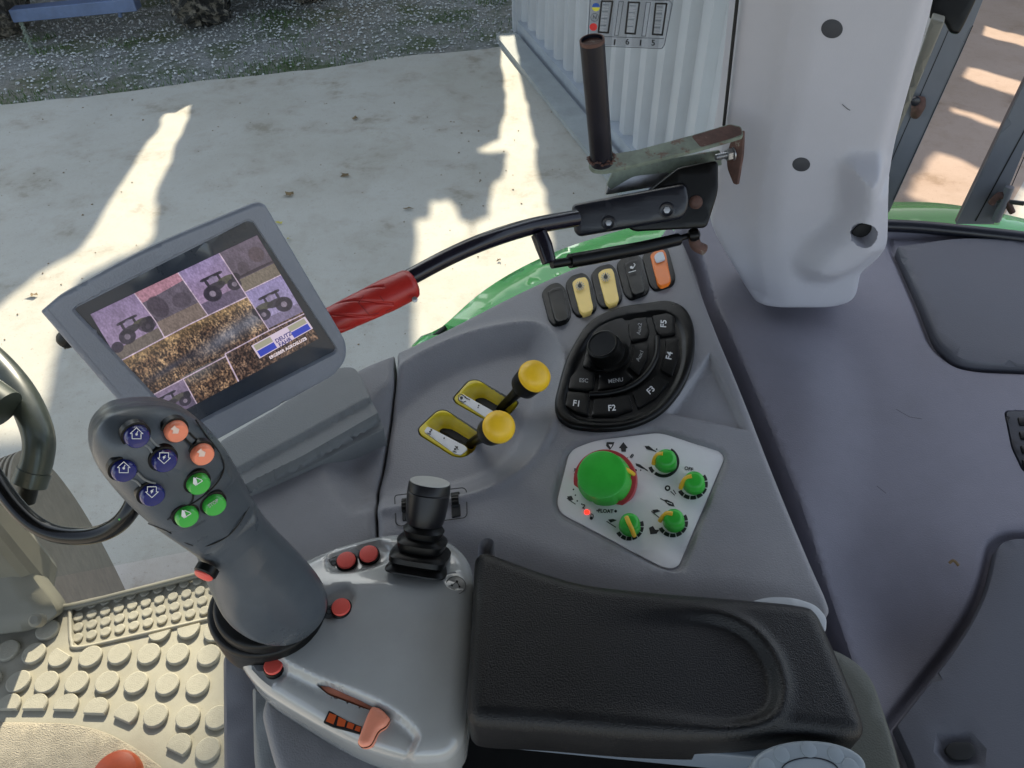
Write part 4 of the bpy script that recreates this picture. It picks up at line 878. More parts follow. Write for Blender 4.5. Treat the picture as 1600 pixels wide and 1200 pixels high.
for a in np.linspace(190, 350, 5): 
    q = (1263+66*math.cos(math.radians(a)), 1203+31*math.sin(math.radians(a)))
    lathe('disc_boss', hd.hit(*q, -.0005), hd.n, [(0, .006), (.001, .0055), (.0014, .004)], m_disc, hin, 16)
sculpt('rear_hinge_disc', R_.up(-.008), fillet([(1170, 941), (1200, 933), (1240, 934), (1275, 946), (1292, 966), (1290, 990), (1180, 960)], [4, 20, 20, 20, 8, 8, 4]), mat('pale_disc', (.42, .44, .46), .4), arm, depth=.015, edge=.002, res=.01)
sb = thing('seat_bracket', 'dark olive-grey rounded bracket behind the armrest hinge', 'bracket', R_.hit(1350, 1100))
sculpt('bracket_plate', R_.up(-.06), fillet([(1200, 1010), (1290, 1012), (1330, 1030), (1362, 1062), (1395, 1160), (1440, 1330), (1200, 1330)], [20, 40, 30, 40, 40, 10, 10]), mat('olive_grey', (.075, .078, .062), .5, var=.1, vscale=12, **PL), sb, depth=.12, edge=.006, res=.012)
# ------------------------------------------------------------------ wheel arch trim
T = Pl((.45, .6, 1.93), (-.10, -.10, 1))
arch = thing('wheel_arch_trim', 'violet-grey moulded wheel-arch trim with raised dark panels', 'trim panel', T.w((0, 0)))
wpx = [(1080, 300), (1180, 300), (1385, 352), (1500, 356), (1700, 372), (1900, 400), (1900, 1500), (1200, 1500), (1150, 1100), (1100, 800), (1000, 620), (1000, 420)]
bnd = T.loc(spline([(1000, 420), (1120, 470), (1230, 492), (1305, 545), (1342, 640), (1345, 740), (1325, 820), (1288, 890), (1230, 940), (1000, 1000)], True, 5))
pTR = fillet([(1392, 380), (1434, 476), (1459, 541), (1494, 569), (1530, 575), (1900, 590), (1900, 392), (1700, 378), (1500, 366), (1390, 362)], [4, 40, 20, 20, 20, 5, 5, 40, 40, 6])
pBR = fillet([(1900, 838), (1576, 838), (1552, 850), (1536, 930), (1496, 1000), (1392, 1132), (1420, 1200), (1430, 1500), (1900, 1500)], [5, 20, 20, 60, 60, 4, 20, 5, 5])
tL, bL = T.loc(pTR), T.loc(pBR); vent = T.loc(fillet([(1568, 641), (1640, 641), (1640, 740), (1598, 738), (1580, 700)], 8))
dk_ = T.loc([(1400, 1000)])[0]
ced = T.loc(spline([(1050, 330), (1085, 400), (1112, 500), (1157, 610), (1208, 740), (1253, 850), (1300, 965), (1330, 1050)], False, 4))
def harch(P_):
    d = sdist(bnd, P_); z = .014*ss(-.02, .07, d)
    for q in (tL, bL): dq = sdist(q, P_); z -= .010*np.exp(-((dq)/.0046)**2)+.007*ss(0, .005, dq)
    r = np.hypot(P_[:, 0]-dk_[0], (P_[:, 1]-dk_[1])*.7); z -= .03*np.exp(-(r/.07)**2)
    z -= .01*ss(0, .004, sdist(vent, P_))
    z -= .03*(1-ss(.002, .014, sdist(ced, P_, False)))
    return z
sculpt('trim_body', T, wpx, m_trim, arch, harch, depth=.10, edge=.006, res=.009, feats=[(cl_(tL), (-.009, -.0068, -.0048, -.003, -.0015, 0, .0015, .003, .0048, .0068)), (cl_(bL), (-.009, -.0068, -.0048, -.003, -.0015, 0, .0015, .003, .0048, .0068)), (cl_(bnd), (-.02, -.01, 0, .01, .02)), (cl_(vent), (0, .002, .004)), (ced, (-.015, -.0125, -.010, -.0075, -.005, -.0025, 0, .0025, .005, .0075, .010, .0125, .015))])
def inset(poly, d): 
    c = np.array(poly).mean(0); v = np.array(poly)-c; return [tuple(c+q*(1-d/np.linalg.norm(q))) for q in v]
sculpt('raised_panel', T.up(.007), fillet([(1400, 388), (1440, 476), (1464, 538), (1497, 565), (1530, 571), (1900, 586), (1900, 400), (1700, 384), (1500, 373)], [4, 40, 20, 20, 20, 5, 5, 40, 40]), m_trim2, arch, depth=.02, edge=.005, res=.015)
sculpt('raised_panel', T.up(.007), fillet([(1900, 843), (1580, 843), (1558, 853), (1542, 930), (1502, 1004), (1400, 1135), (1430, 1200), (1438, 1500), (1900, 1500)], [5, 20, 20, 60, 60, 4, 20, 5, 5]), m_trim2, arch, depth=.02, edge=.005, res=.015, h=lambda P_, q=T.loc(fillet([(1470, 1172), (1484, 1156), (1520, 1158), (1530, 1178), (1516, 1190), (1486, 1190)], 8)): -.012*ss(0, .003, sdist(q, P_)))
sculpt('hand_hole', T.up(.0076), fillet([(1474, 1172), (1486, 1159), (1518, 1160), (1526, 1177), (1514, 1187), (1488, 1187)], 8), m_dark, arch, depth=.004, edge=.001, res=.01)
vn = sculpt('air_vent', T.up(.001), fillet([(1570, 643), (1700, 643), (1700, 740), (1600, 738), (1581, 700)], 8), m_block, arch, depth=.01, edge=.002, res=.01)
for i in range(4): sculpt('vent_slat', T.up(.003), fillet([(1590+i*2.2, 652+i*22), (1690, 652+i*22), (1690, 664+i*22), (1593+i*2.2, 664+i*22)], 2), m_black, vn, depth=.004, edge=.001, res=.02)
tube('window_ledge', [T.hit(*q, .006) for q in ((1370, 352), (1450, 356), (1600, 372), (1750, 392))], .009, m_block, arch, 12)
blobs('crumbs_on_trim', np.array([T.hit(1320+random.uniform(-8, 30), 945+random.uniform(-18, 40), -.028+random.uniform(0, .002)) for _ in range(22)]), .0006, .0022, m_leaf, parent=arch)
lf = T.hit(1490, 880, .002); tube('dry_stalk', [T.hit(1483, 880, .0), T.hit(1490, 876, .002), T.hit(1498, 884, .001)], .0015, m_leaf, arch, 6)
# near-black sheet paints the shade in the gap between console and trim
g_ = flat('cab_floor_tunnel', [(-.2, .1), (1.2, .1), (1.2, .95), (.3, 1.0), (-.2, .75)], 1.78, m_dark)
# ------------------------------------------------------------------ window pillar
B = Pl((.37, .80, 2.1), (-.12, -1, .10), (1, 0, 0))
pil = thing('window_pillar', 'pale grey plastic pillar cover with round black hole near its foot', 'pillar', B.hit(1250, 478))
ppx = fillet([(1176, -260), (1157, 0), (1134, 195), (1118, 280), (1108, 345), (1130, 388), (1164, 446), (1184, 474), (1215, 479), (1300, 479), (1336, 468), (1344, 425), (1372, 402), (1386, 380), (1388, 270), (1402, 200), (1452, 20), (1520, -260)], [5, 5, 60, 30, 20, 40, 30, 16, 10, 22, 22, 8, 14, 14, 40, 60, 5, 5])
def Lb(q): return B.loc(q)
boss = B.loc(spline([(1322, 262), (1352, 252), (1392, 262), (1394, 330), (1390, 385), (1368, 408), (1340, 428), (1300, 444), (1262, 440), (1248, 415), (1268, 380), (1300, 352), (1318, 320)], True, 5), .012)
fold = Lb([(1262, -270), (1240, 0), (1215, 180), (1190, 300), (1186, 380), (1200, 470), (1100, 560), (900, 560), (900, -270)])
ed_r = Lb([(1700, -270), (1530, -270), (1446, 20), (1392, 215), (1378, 290), (1700, 300)])
hole = B.loc(circ(1349, 364, 20, 18), .022); pts_pl = [Lb(circ(1300, 45, 17, 15)), Lb(circ(1252, 257, 14, 11))]
def hpil(P_):
    d = sdist(fold, P_); z = -.014*ss(-.03, .02, d)-.55*np.maximum(0, d)
    z += .030*ss(-.010, .030, sdist(boss, P_))
    z -= .018*ss(-.012, .01, sdist(ed_r, P_))
    z -= .03*ss(0, .0012, sdist(hole, P_))
    return z
sculpt('pillar_cover', B, ppx, m_pillar, pil, hpil, depth=.09, edge=.007, res=.008, feats=[(cl_(boss), (-.008, -.003, .002, .007, .012, .018, .024)), (cl_(hole), (-.0006, .0004, .0014, .003)), (cl_(fold), (-.03, -.015, 0, .01, .02))])
hz = lambda px: B.up(float(hpil(B.loc([px]))[0])+.0006)
hh = float(hpil(B.loc([(1349, 364)]))[0])
for q, rx, ry in (((1300, 45), 17, 15), ((1252, 257), 14, 11)): sculpt('hole_plug', hz(q), circ(*q, rx, ry, k=28), m_plug, pil, depth=.002, edge=.0005, res=.01)
c = B.hit(1349, 364, hh+.0305); rr = 18/F*((c-CAM)@FW)
lathe('socket_hole', B.hit(1349, 364, hh+.003), B.n, [(0, rr), (.002, rr), (.003, rr*.8)], m_dark, pil, 32)
tube('edge_seal', [B.hit(1157, -120, -.04), B.hit(1152, 0, -.04), B.hit(1131, 196, -.04)], .0020, m_dark, pil, 8, smooth_k=1)
prints('scratch', hz((1320, 170)), m_plug, pil, [], [[(1316, 163), (1324, 170), (1328, 172)]], 1.2, h=.0006)
gl2 = thing('rear_frame_post', 'slim pale frame post at the right of the pillar', 'post', B.hit(1420, 200))
# ------------------------------------------------------------------ side window
yw = math.radians(12)
W = Pl((0, .965, 2.2), (math.sin(yw), -math.cos(yw), 0), (math.cos(yw), math.sin(yw), 0))
win = thing('side_window', 'clear side window pane beside the console, reaching down past the floor', 'window', W.w((0, 0)))
box('pane', W.o+W.e1*(-.35)+np.array([0, 0, -.02]), W.e1*.92, W.n*.0025, np.array([0, 0, .80]), m_glass, win, bev=0)
W2 = W.up(.004)
mesh('pane_edge_seal', [W2.hit(u, v) for u, v in ((1154.5, -60), (1158.5, -60), (1135, 200), (1131, 200))], [(0, 1, 2, 3)], m_dark, win, smooth=False)
bpy.data.objects['pane_edge_seal'].modifiers.new('t', 'SOLIDIFY').thickness = .004
dec = thing('window_decal', 'clear window sticker with gear chart, coloured dots and digits 6 and 5', 'sticker', W2.hit(985, 40))
do = fillet([(925, -60), (1060, -55), (1052, 4), (1038, 76), (917, 69), (921, 0)], [4, 5, 5, 9, 5, 5])
sculpt('film', W2, do, m_sheer, dec, depth=.0004, edge=.0001, res=.03)
pf = W2.up(.0004)
st = []
for x in (0, 42, 84.5): 
    q = [(940+x, 1.5+x*.045), (957+x, 2+x*.045), (950+x, 51+x*.04), (935+x, 50+x*.04)]
    prints('chart_frame', pf, m_ink, dec, [], [q+[q[0]]], 2.8)
    for i in range(12):
        y = 7+i*3.6; sh = -y*.13; prints('chart_line', pf, m_grey_ink if i % 3 else m_plug, dec, [], [[(943+x+sh, y+x*.04), (952+x+sh, y+x*.04+.4)]], .7)
for x in (0, 42.5): st.append([(967+x, 2+x*.03), (974+x, 2+x*.03), (966+x, 55+x*.03), (960+x, 55+x*.03), (967+x, 2+x*.03)])
st += [[(919, 71), (1034, 76), (1038, 70), (1050, 6), (1046, 1), (990, -1), (924, -3)], [(944, 57), (1037, 60)], [(922, 0), (918, 69)]]
prints('decal_outline', pf, m_plug, dec, [], st, .9)
prints('blue_half', pf, m_blueink, dec, [circ(931, 10.5, 6, k=12, a0=180, a1=360)]); prints('yellow_half', pf, m_yelink, dec, [circ(931, 11.5, 6, k=12, a0=0, a1=180)])
prints('red_dot', pf, m_redink, dec, [circ(927, 42, 6)]); prints('ring', pf, m_plug, dec, [], [circ(929, 27, 6)+[(935, 27)]], .8)
text('N', pf, (929, 27), (14, 1), 6, m_plug, dec, bold=.02)
text('6', pf, (980, 65.5), (14, .4), 9, m_ink, dec, bold=.02); text('5', pf, (1020.5, 67), (14, .4), 9, m_ink, dec, bold=.02)
prints('tick_mark', pf, m_ink, dec, [[(959.5, 61), (962, 61), (961, 70), (958.5, 70)], [(1000, 62), (1002.5, 62), (1001.5, 71), (999, 71)]])
# ------------------------------------------------------------------ window handle
hd_ = thing('grab_handle', 'black window handle rod with textured red grip', 'handle', P3(950, 330, .86))
rodp = [(636, 436, .735), (700, 402, .75), (760, 376, .765), (830, 354, .80), (900, 341, .83)]
tube('rod', [P3(*q) for q in rodp], [.0082, .0084, .0086, .0088, .009], m_rod, hd_, 20)
# grip: shaped tube
ga, gb = P3(648, 441, .735), P3(500, 511, .71)
gx = gb-ga; GL = np.linalg.norm(gx); gx /= GL; gu = np.cross(gx, [0, 0, 1]); gu /= np.linalg.norm(gu); gv = np.cross(gu, gx)
V = []; Fc = []; NS, NR = 170, 160
for i in range(NS+1):
    s = i/NS; r = np.interp(s, [0, .02, .06, .3, .7, .93, .98, 1], [.010, .0140, .0158, .0166, .0150, .0138, .012, .006])
    for k in range(NR):
        a = 2*math.pi*k/NR; g = 0
        ph = (a/(2*math.pi)*5+s*3.4) % 1.0
        if s > .30 and math.cos(a-2.2) > -.35: g = -.0016*math.exp(-(((ph-.5)*(1/.075))**2))
        yy = math.sin(a-.3); 
        V.append(ga+gx*GL*s+(gu*math.cos(a)+gv*math.sin(a)*.92)*(r+g))
for i in range(NS):
    for k in range(NR): Fc.append([i*NR+k, i*NR+(k+1) % NR, (i+1)*NR+(k+1) % NR, (i+1)*NR+k])
Fc.append(list(range(NR))[::-1]); Fc.append([NS*NR+k for k in range(NR)])
sharpen(mesh('red_grip', V, Fc, m_red, hd_), 60)
GP = Pl(ga+gx*GL*.5, -ray(580, 470), (1, 0, 0)).up(.0178)
prints('grip_emboss', GP, mat('red_shadow_line', (.2, .008, .008), .5), hd_, [], [[(568, 462), (560, 473), (577, 492)], [(577, 492), (592, 489)], [(594, 463), (600, 471)], [(603, 486), (612, 482)]], 1.1, h=0)
lathe('grip_screw', P3(648, 468, .718), -ray(648, 465), [(-.003, .0028), (.0005, .0028), (.001, .002)], m_zinc, hd_, 16)
# block
bc0, bc1 = P3(893, 343, .835), P3(1075, 305, .90)
HB = Pl((bc0+bc1)/2, -ray(980, 320)+np.array([0, -.25, .1]), (1, 0, 0)).up(.018)
blk = sculpt('handle_block', HB, fillet([(893, 320), (1020, 296), (1072, 286), (1078, 318), (1068, 342), (905, 370), (897, 362)], [8, 10, 10, 14, 12, 8, 8]), m_block, hd_, depth=.028, edge=.006, res=.006)
sculpt('mounting_plate', HB.up(-.010), fillet([(960, 340), (1060, 262), (1122, 250), (1122, 300), (1104, 356), (990, 362)], [8, 8, 10, 12, 8, 8]), m_black, hd_, depth=.03, edge=.003, res=.01)
for q, r, mm in (((951, 348), 10, m_block), ((1042, 328), 11, m_block)):
    b = lathe('screw_head', HB.hit(*q, -.0005), HB.n, [(0, r/F*.86*1.15), (.0012, r/F*.86*1.1), (.0018, r/F*.86*.9), (.0008, r/F*.86*.7), (.0006, r/F*.86*.5)], mm, hd_, 28)
    lathe('socket', HB.hit(*q, .0002), HB.n, [(0, r/F*.86*.5), (.0012, r/F*.86*.48), (.0013, r/F*.3)], m_zinc, b, 6)
lathe('plate_bolt', HB.hit(1087, 316, -.010), HB.n, [(0, .0075), (.0015, .0075), (.004, .0055), (.005, .004)], m_rust, hd_, 24)
# pivot stub and gas strut
tube('pivot_stub', [P3(842, 365, .80), P3(850, 385, .80), P3(858, 410, .80)], [.0088, .0092, .0075], m_rod, hd_, 18)
lathe('ball_joint', P3(862, 414, .80), (1, 0, 0), [(-.007, .003), (-.005, .0065), (0, .0078), (.005, .0065), (.007, .003)], m_black, hd_, 20)
gs = thing('gas_strut', 'thin black gas strut running along the outer edge of the console', 'strut', P3(1000, 390, .84))
tube('piston', [P3(862, 413, .81), P3(892, 408, .82)], .0048, m_black, gs, 14)
tube('cylinder', [P3(890, 408, .82), P3(925, 402, .83), P3(1000, 388, .852), P3(1060, 374, .87)], [.0078, .0078, .0074, .0070], m_black, gs, 18, smooth_k=1)
tube('piston_rod', [P3(1055, 375, .868), P3(1080, 367, .875)], .0035, m_black, gs, 12)
lathe('end_joint', P3(1084, 367, .872), (1, 0, .2), [(-.007, .003), (-.005, .0065), (0, .0078), (.005, .0065), (.007, .003)], m_black, gs, 20)
tube('end_bracket', [P3(1084, 372, .88), P3(1088, 384, .885), P3(1100, 390, .89)], .0065, m_rust, gs, 12)
# ------------------------------------------------------------------ pipe holder bracket
pb = thing('pipe_bracket', 'home-made steel bracket with upright black pipe clamped to the pillar', 'bracket', P3(940, 250, .80))
pt, pbm = P3(925, 62, .705), P3(940, 250, .80); ax = pt-pbm; L = np.linalg.norm(ax); rp = 18.5/F*.75
lathe('pipe', pbm, ax, [(-.004, rp*1.0), (0, rp), (L*.99, rp), (L, rp*.985), (L+.0003, rp*.86), (L-.002, rp*.84), (L-.05, rp*.84), (L-.052, rp*.1)], m_pipe, pb, 40)
lathe('pipe_rim', pbm+ax/L*(L+.0002), ax, [(-.003, rp*1.003), (.0002, rp*1.0), (.0005, rp*.93), (.0003, rp*.87), (-.003, rp*.86), (-.0031, rp*.1)], m_rust, pb, 40)
blobs('weld_bead', np.array([pbm+ax/L*(.002+random.uniform(-.002, .003))+(np.cross(ax/L, [0, 1, 0])*math.cos(a)+np.array([0, 1, 0])*math.sin(a))*rp*1.12 for a in np.linspace(0, 6.28, 34)]), .002, .0038, m_rust, parent=pb)
# strap: horizontal flat bar then bent down
Q = Pl(P3(1040, 230, .83), np.array([0, -.25, 1.0]), (1, 0, 0))
tpx = fillet([(918, 254), (935, 244), (990, 236), (1080, 212), (1140, 194), (1158, 198), (1162, 212), (1140, 219), (1080, 236), (990, 258), (945, 268), (925, 266)], [8, 6, 20, 20, 5, 4, 4, 5, 20, 20, 6, 6])
sculpt('flat_bar', Q, tpx, m_bar, pb, depth=.0045, edge=.0005, res=.01)
sculpt('bar_rust_end', Q.up(.0004), fillet([(1080, 213), (1140, 195), (1157, 199), (1160, 210), (1140, 217), (1095, 230)], 4), m_rust, pb, depth=.0046, edge=.0005, res=.01)
Q2 = Pl(P3(1155, 240, .855), np.array([-.8, -.8, .25]), (1, 0, 0))
sculpt('bent_lug', Q2, fillet([(1146, 208), (1161, 204), (1160, 240), (1152, 289), (1146, 287), (1136, 262), (1136, 240)], [3, 4, 10, 2, 2, 8, 5]), m_rust, pb, depth=.005, edge=.0006, res=.01)
Q3 = Pl(P3(1050, 255, .875), np.array([0, -1, .35]), (1, 0, 0))
sculpt('clamp_bar', Q3, fillet([(960, 262), (1000, 256), (1125, 235), (1128, 258), (1060, 268), (990, 275), (955, 296), (948, 290)], [10, 10, 2, 2, 10, 10, 3, 3]), m_bar, pb, depth=.006, edge=.0006, res=.01)
sculpt('clamp_shim', Q3.up(-.006), fillet([(950, 288), (990, 272), (1090, 258), (1070, 275), (1035, 290), (945, 305)], 5), m_zinc, pb, depth=.008, edge=.002, res=.01)
ba = P3(1118, 246, .86); bb = P3(1146, 240, .862); bx = (bb-ba); BL = np.linalg.norm(bx)
lathe('bolt_thread', ba, bx, [(i*.0009, .0032+(.0005 if i % 2 else 0)) for i in range(20)], m_zinc, pb, 16)
lathe('nut', ba+bx/BL*.013, bx, [(0, .0062), (.001, .0070), (.0055, .0070), (.0065, .0062)], m_zinc, pb, 6)
lathe('washer', ba+bx/BL*.0198, bx, [(0, .0078), (.0014, .0078)], m_zinc, pb, 24)
# ------------------------------------------------------------------ green fender
FD = Pl((.3, 1.25, 1.74), (0, -.15, 1))
fpx = spline([(640, 555), (690, 517), (745, 468), (800, 432), (862, 402), (930, 378), (1010, 356), (1100, 342), (1250, 328), (1392, 324), (1480, 328), (1600, 352), (1800, 400), (1900, 480), (1500, 520), (1200, 620), (900, 700), (700, 680)], True, 4)
fen = thing('rear_fender', 'glossy green rear fender curving past the console outside the window', 'fender', FD.hit(900, 420))
fl = FD.loc(spline([(640, 560), (700, 522), (770, 475), (840, 440), (920, 408), (1010, 384), (1100, 368), (1300, 352), (1392, 348), (1600, 372), (1900, 480), (1900, 900), (600, 900)], True, 3))
sculpt('fender_skin', FD, fpx, m_fender, fen, lambda P_: .012*ss(0, .01, sdist(fl, P_)), depth=.10, edge=.03, res=.02, feats=[(cl_(fl), (0, .004, .01))])
tube('fender_rim', [FD.hit(u, v, -.004) for u, v in ((672, 533), (684, 522), (696, 512))], .005, m_black, fen, 8)
# ------------------------------------------------------------------ container
ca, cb = G.hit(806, 52), G.hit(962, 236); cdv = cb-ca; CL = np.linalg.norm(cdv); cdv /= CL; cn = np.array([-cdv[1], cdv[0], 0.]); 
if cn[0] > 0: cn = -cn
ct = thing('shipping_container', 'pale blue-grey corrugated steel container standing on the yard edge', 'container', ca)
def cpt(s, o, z): q = ca+cdv*s+cn*o; return (q[0], q[1], z)
V = []; Fc = []; per = .235; prof = []
s = 0
while s < 3.5:
    prof += [(s, 0), (s+.075, 0), (s+.105, -.058), (s+.20, -.058)]; s += per
n_ = len(prof)
for z in (.10, 2.5): V += [cpt(a, b-.04, z) for a, b in prof]
Fc = [(i, i+1, n_+i+1, n_+i) for i in range(n_-1)]
o = mesh('corrugated_wall', V, Fc, m_cont, ct, smooth=False)
for z0, z1, nm in ((.0, .12, 'bottom_rail'), (2.48, 2.6, 'top_rail')):
    c = ca+cdv*1.82-cn*.06; box(nm, (c[0], c[1], (z0+z1)/2), cdv*1.82, cn*.05, np.array([0, 0, (z1-z0)/2]), m_rail, ct, .006)
c = ca-cdv*.02-cn*.06; box('corner_post', (c[0], c[1], 1.3), cdv*.06, cn*.06, np.array([0, 0, 1.3]), m_cont, ct, .01)
c = ca+cdv*1.81-cn*.58; box('container_body', (c[0], c[1], 1.3), cdv*1.8, cn*.46, np.array([0, 0, 1.28]), m_cont, ct, .01)
kb_ = ca+cdv*2.1+cn*.13
cub = box('concrete_curb', (kb_[0], kb_[1], .02), cdv*1.98, cn*.085, np.array([0, 0, .03]), m_curb, None, .008); cub['kind'] = 'structure'
# ------------------------------------------------------------------ gate seen through the rear glass
gt = thing('rear_window_frame', 'dark grey hinged steel window frame at the right, with latch', 'frame', P3(1440, 200, 1.25))
RW = Pl(P3(1440, 200, 1.30), np.array([-.35, -1, .15]), (1, 0, 0))
post = sculpt('left_stile', RW, [(1510, -60), (1560, -60), (1508, 70), (1390, 330), (1385, 335), (1370, 300), (1400, 200)], m_gate, gt, depth=.02, edge=.002, res=.03)
prints('stile_groove', RW, m_dark, post, [], [[(1502, 0), (1470, 75), (1388, 262)], [(1520, 40), (1396, 312)]], 1.3, h=.0004)
post2 = sculpt('right_stile', RW, [(1700, -60), (1752, -60), (1600, 235), (1553, 350), (1494, 350), (1600, 130)], m_gate, gt, depth=.02, edge=.002, res=.03)
prints('stile_groove', RW, m_dark, post2, [], [[(1640, 130), (1600, 205), (1524, 345)]], 2.2, h=.0004)
prints('stile_groove', RW, m_dark, post2, [], [[(1600, 245), (1556, 348)]], 1.5, h=.0004)
for u, v in ((1434, 163),):
    c = RW.hit(u, v); tube('hinge', [c+RW.n*.004-RW.e2*.018, c+RW.n*.012, c+RW.n*.006+RW.e2*.012], [.007, .011, .008], m_rust, gt, 14)
    lathe('hinge_bolt', RW.hit(1430, 158, .018), RW.n, [(0, .008), (.004, .007), (.005, .004)], m_block, gt, 16)
tube('latch', [RW.hit(1548, 318, .01), RW.hit(1565, 305, .014), RW.hit(1582, 332, .012)], [.006, .006, .005], m_rust, gt, 10)
tube('latch_bar', [RW.hit(1556, 345, .01), RW.hit(1578, 292, .016)], .007, m_gate, gt, 12)
tube('latch_bar', [RW.hit(1550, 312, .012), RW.hit(1600, 318, .016)], .004, m_tube, gt, 10)
mesh('pane', [RW.hit(u, v, -.008) for u, v in ((1500, -60), (1800, -60), (1560, 352), (1380, 345))], [(0, 1, 2, 3)], m_brglass, gt, smooth=False)
tf = thing('window_hook', 'black moulded hook at the top edge beside the pillar', 'hook', P3(1480, 20, .9))
HK = Pl(P3(1480, 20, .92), -ray(1480, 20), (1, 0, 0))
sculpt('hook_body', HK, fillet([(1462, -60), (1540, -60), (1530, -10), (1506, 40), (1498, 54), (1484, 52), (1474, 32), (1452, 29)], [5, 5, 20, 8, 6, 6, 8, 3]), m_black, tf, depth=.03, edge=.004, res=.01)
sculpt('post_strip', Pl(P3(1420, 160, .93), (-.5, -1, .1), (1, 0, 0)), fillet([(1456, 28), (1476, 34), (1395, 225), (1390, 222), (1402, 190)], 3), m_cream, gl2, depth=.03, edge=.003, res=.02)
# ------------------------------------------------------------------ floor mat
FM = Pl((-.6, .6, 1.40), (0, 0, 1))
fm = thing('floor_mat', 'beige rubber cab floor mat with raised oval studs', 'mat', FM.hit(200, 1050))
rec = FM.loc(fillet([(110, 948), (330, 893), (420, 872), (420, 940), (330, 966), (120, 1011), (113, 1004)], [5, 2, 2, 2, 2, 4, 6]))
fx = fillet([(-320, 1010), (-100, 990), (60, 962), (95, 948), (330, 893), (420, 872), (500, 900), (500, 1260), (366, 1260), (354, 1400), (-300, 1400)], [5, 5, 10, 5, 2, 2, 2, 2, 2, 2, 2])
rim_l = FM.loc([(104, 946), (110, 1004)])
sculpt('mat_sheet', FM, fillet([(-320, 1010), (-100, 990), (60, 962), (100, 945), (330, 893), (420, 872), (420, 980), (369, 1000), (352, 1290), (-300, 1400)], [5, 5, 10, 5, 2, 2, 2, 2, 2, 2]), m_mat, fm, lambda P_: -.006*ss(0, .003, sdist(rec, P_)), depth=.03, edge=.004, res=.012, feats=[(cl_(rec), (0, .0015, .003))])
R0 = .0186
def stud(c, r, plane, h_, clips=(), m=m_stud, nm='stud', k=28, proto={}):
    c3 = plane.loc([c])[0]
    if not clips and (nm, k) in proto:
        o0, cc = proto[(nm, k)]; o = o0.copy(); sc.collection.objects.link(o); d = plane.w(c3)-cc; o.location = Vector(d)+o0.location; return o
    poly = [c3+np.array([r*math.cos(a), r*math.sin(a)]) for a in np.linspace(0, 2*math.pi, k, endpoint=False)]
    for (a, b, side) in clips:
        A_, B_ = plane.loc([a, b]); d = B_-A_; nn = np.array([-d[1], d[0]])*side; out = []
        for i in range(len(poly)):
            p, q = poly[i], poly[(i+1) % len(poly)]; sp, sq_ = (p-A_)@nn, (q-A_)@nn
            if sp >= 0: out.append(p)
            if (sp >= 0) != (sq_ >= 0): out.append(p+(q-p)*(sp/(sp-sq_)))
        poly = out
        if len(poly) < 3: return
    poly = np.array(poly); cen = poly.mean(0); ins_ = cen+(poly-cen)*(1-.0016/r); n_ = len(poly); V = [plane.w(p, -.0005) for p in poly]+[plane.w(p, h_*.8) for p in poly]+[plane.w(p, h_) for p in ins_]
    Fc = [[i, (i+1) % n_, n_+(i+1) % n_, n_+i] for i in range(n_)]+[[n_+i, n_+(i+1) % n_, 2*n_+(i+1) % n_, 2*n_+i] for i in range(n_)]+[[2*n_+i for i in range(n_)]]
    o = mesh(nm, V, Fc, m, fm); sharpen(o, 25)
    if not clips: proto[(nm, k)] = (o, plane.w(c3))
    return o
SH = .0075
big_ = [(55, 1026), (143, 1031), (188, 1027), (234, 1027), (279, 1027), (327, 1029), (337, 992), (76, 989), (14, 1021), (-30, 1026), (-15, 1068), (-60, 1070), (31, 1070), (75, 1071), (122, 1071), (169, 1071), (214, 1072), (263, 1074), (310, 1075), (245, 1123), (295, 1125), (341, 1126), (326, 1176), (-25, 985), (-80, 1020)]
for q in big_: stud((q[0], q[1]-3), R0, FM, SH)
stud((96, 1028), R0, FM, SH, [((84, 1010), (120, 1032), -1)])
stud((251, 988), R0, FM, SH, [((230, 996), (275, 984), -1)]); stud((296, 984), R0, FM, SH, [((270, 987), (320, 974), -1)])
cur = [(-40, 1112), (13, 1112), (55, 1112), (103, 1112), (150, 1118), (197, 1126)]
for i, q in enumerate(cur[:-1]): stud((q[0]+2, q[1]-8), R0, FM, SH, [((q[0]-30, q[1]-1), (q[0]+30, q[1]-1+(2 if i > 2 else 0)), 1)])
stud((199, 1118), R0, FM, SH, [((170, 1118), (215, 1138), 1)]); stud((281, 1167), R0, FM, SH, [((260, 1170), (300, 1190), 1)])
FR = FM.up(-.006)
for rr_ in range(4):
    for cc_ in range(12):
        a = np.array([122+ (251-122)*0, 948]); top = np.array([124, 950])+np.array([20.6, -4.45])*cc_; bot = np.array([122, 999])+np.array([22.0, -4.7])*cc_
        q = top+(bot-top)*(rr_/3); 
        if q[0] > 360: continue
        stud((q[0], q[1]-1.5), .0086, FR, .0042, nm='small_stud', k=18)
# door sill rim, carpet, knob
tube('mat_rim', [FM.hit(*q, .004) for q in ((-60, 720), (0, 802), (50, 880), (92, 938), (108, 948), (200, 926), (330, 893), (400, 875))], [.006]*8, m_cream, fm, 10)
tube('mat_rim', [FM.hit(*q, .001) for q in ((109, 952), (110, 985), (112, 1003), (122, 1012), (200, 996), (330, 966), (400, 948))], .0035, m_mat, fm, 10)
cp = sculpt('cab_carpet', FM.up(.004), spline([(-300, 1130), (0, 1129), (60, 1130), (110, 1132), (160, 1143), (200, 1162), (235, 1185), (265, 1215), (300, 1300), (100, 1400), (-300, 1400)], True, 4), m_carpet, None, depth=.01, edge=.006, res=.02)
tag(cp, 'grainy beige carpet pad at the bottom left below the floor mat studs', 'carpet')
rk_ = thing('pedal_knob', 'rust-red rounded knob at the bottom left edge on the beige carpet', 'knob', FM.hit(180, 1200, .01))
c = FM.hit(180, 1212, .02); rr = 38/F*((c-CAM)@FW)
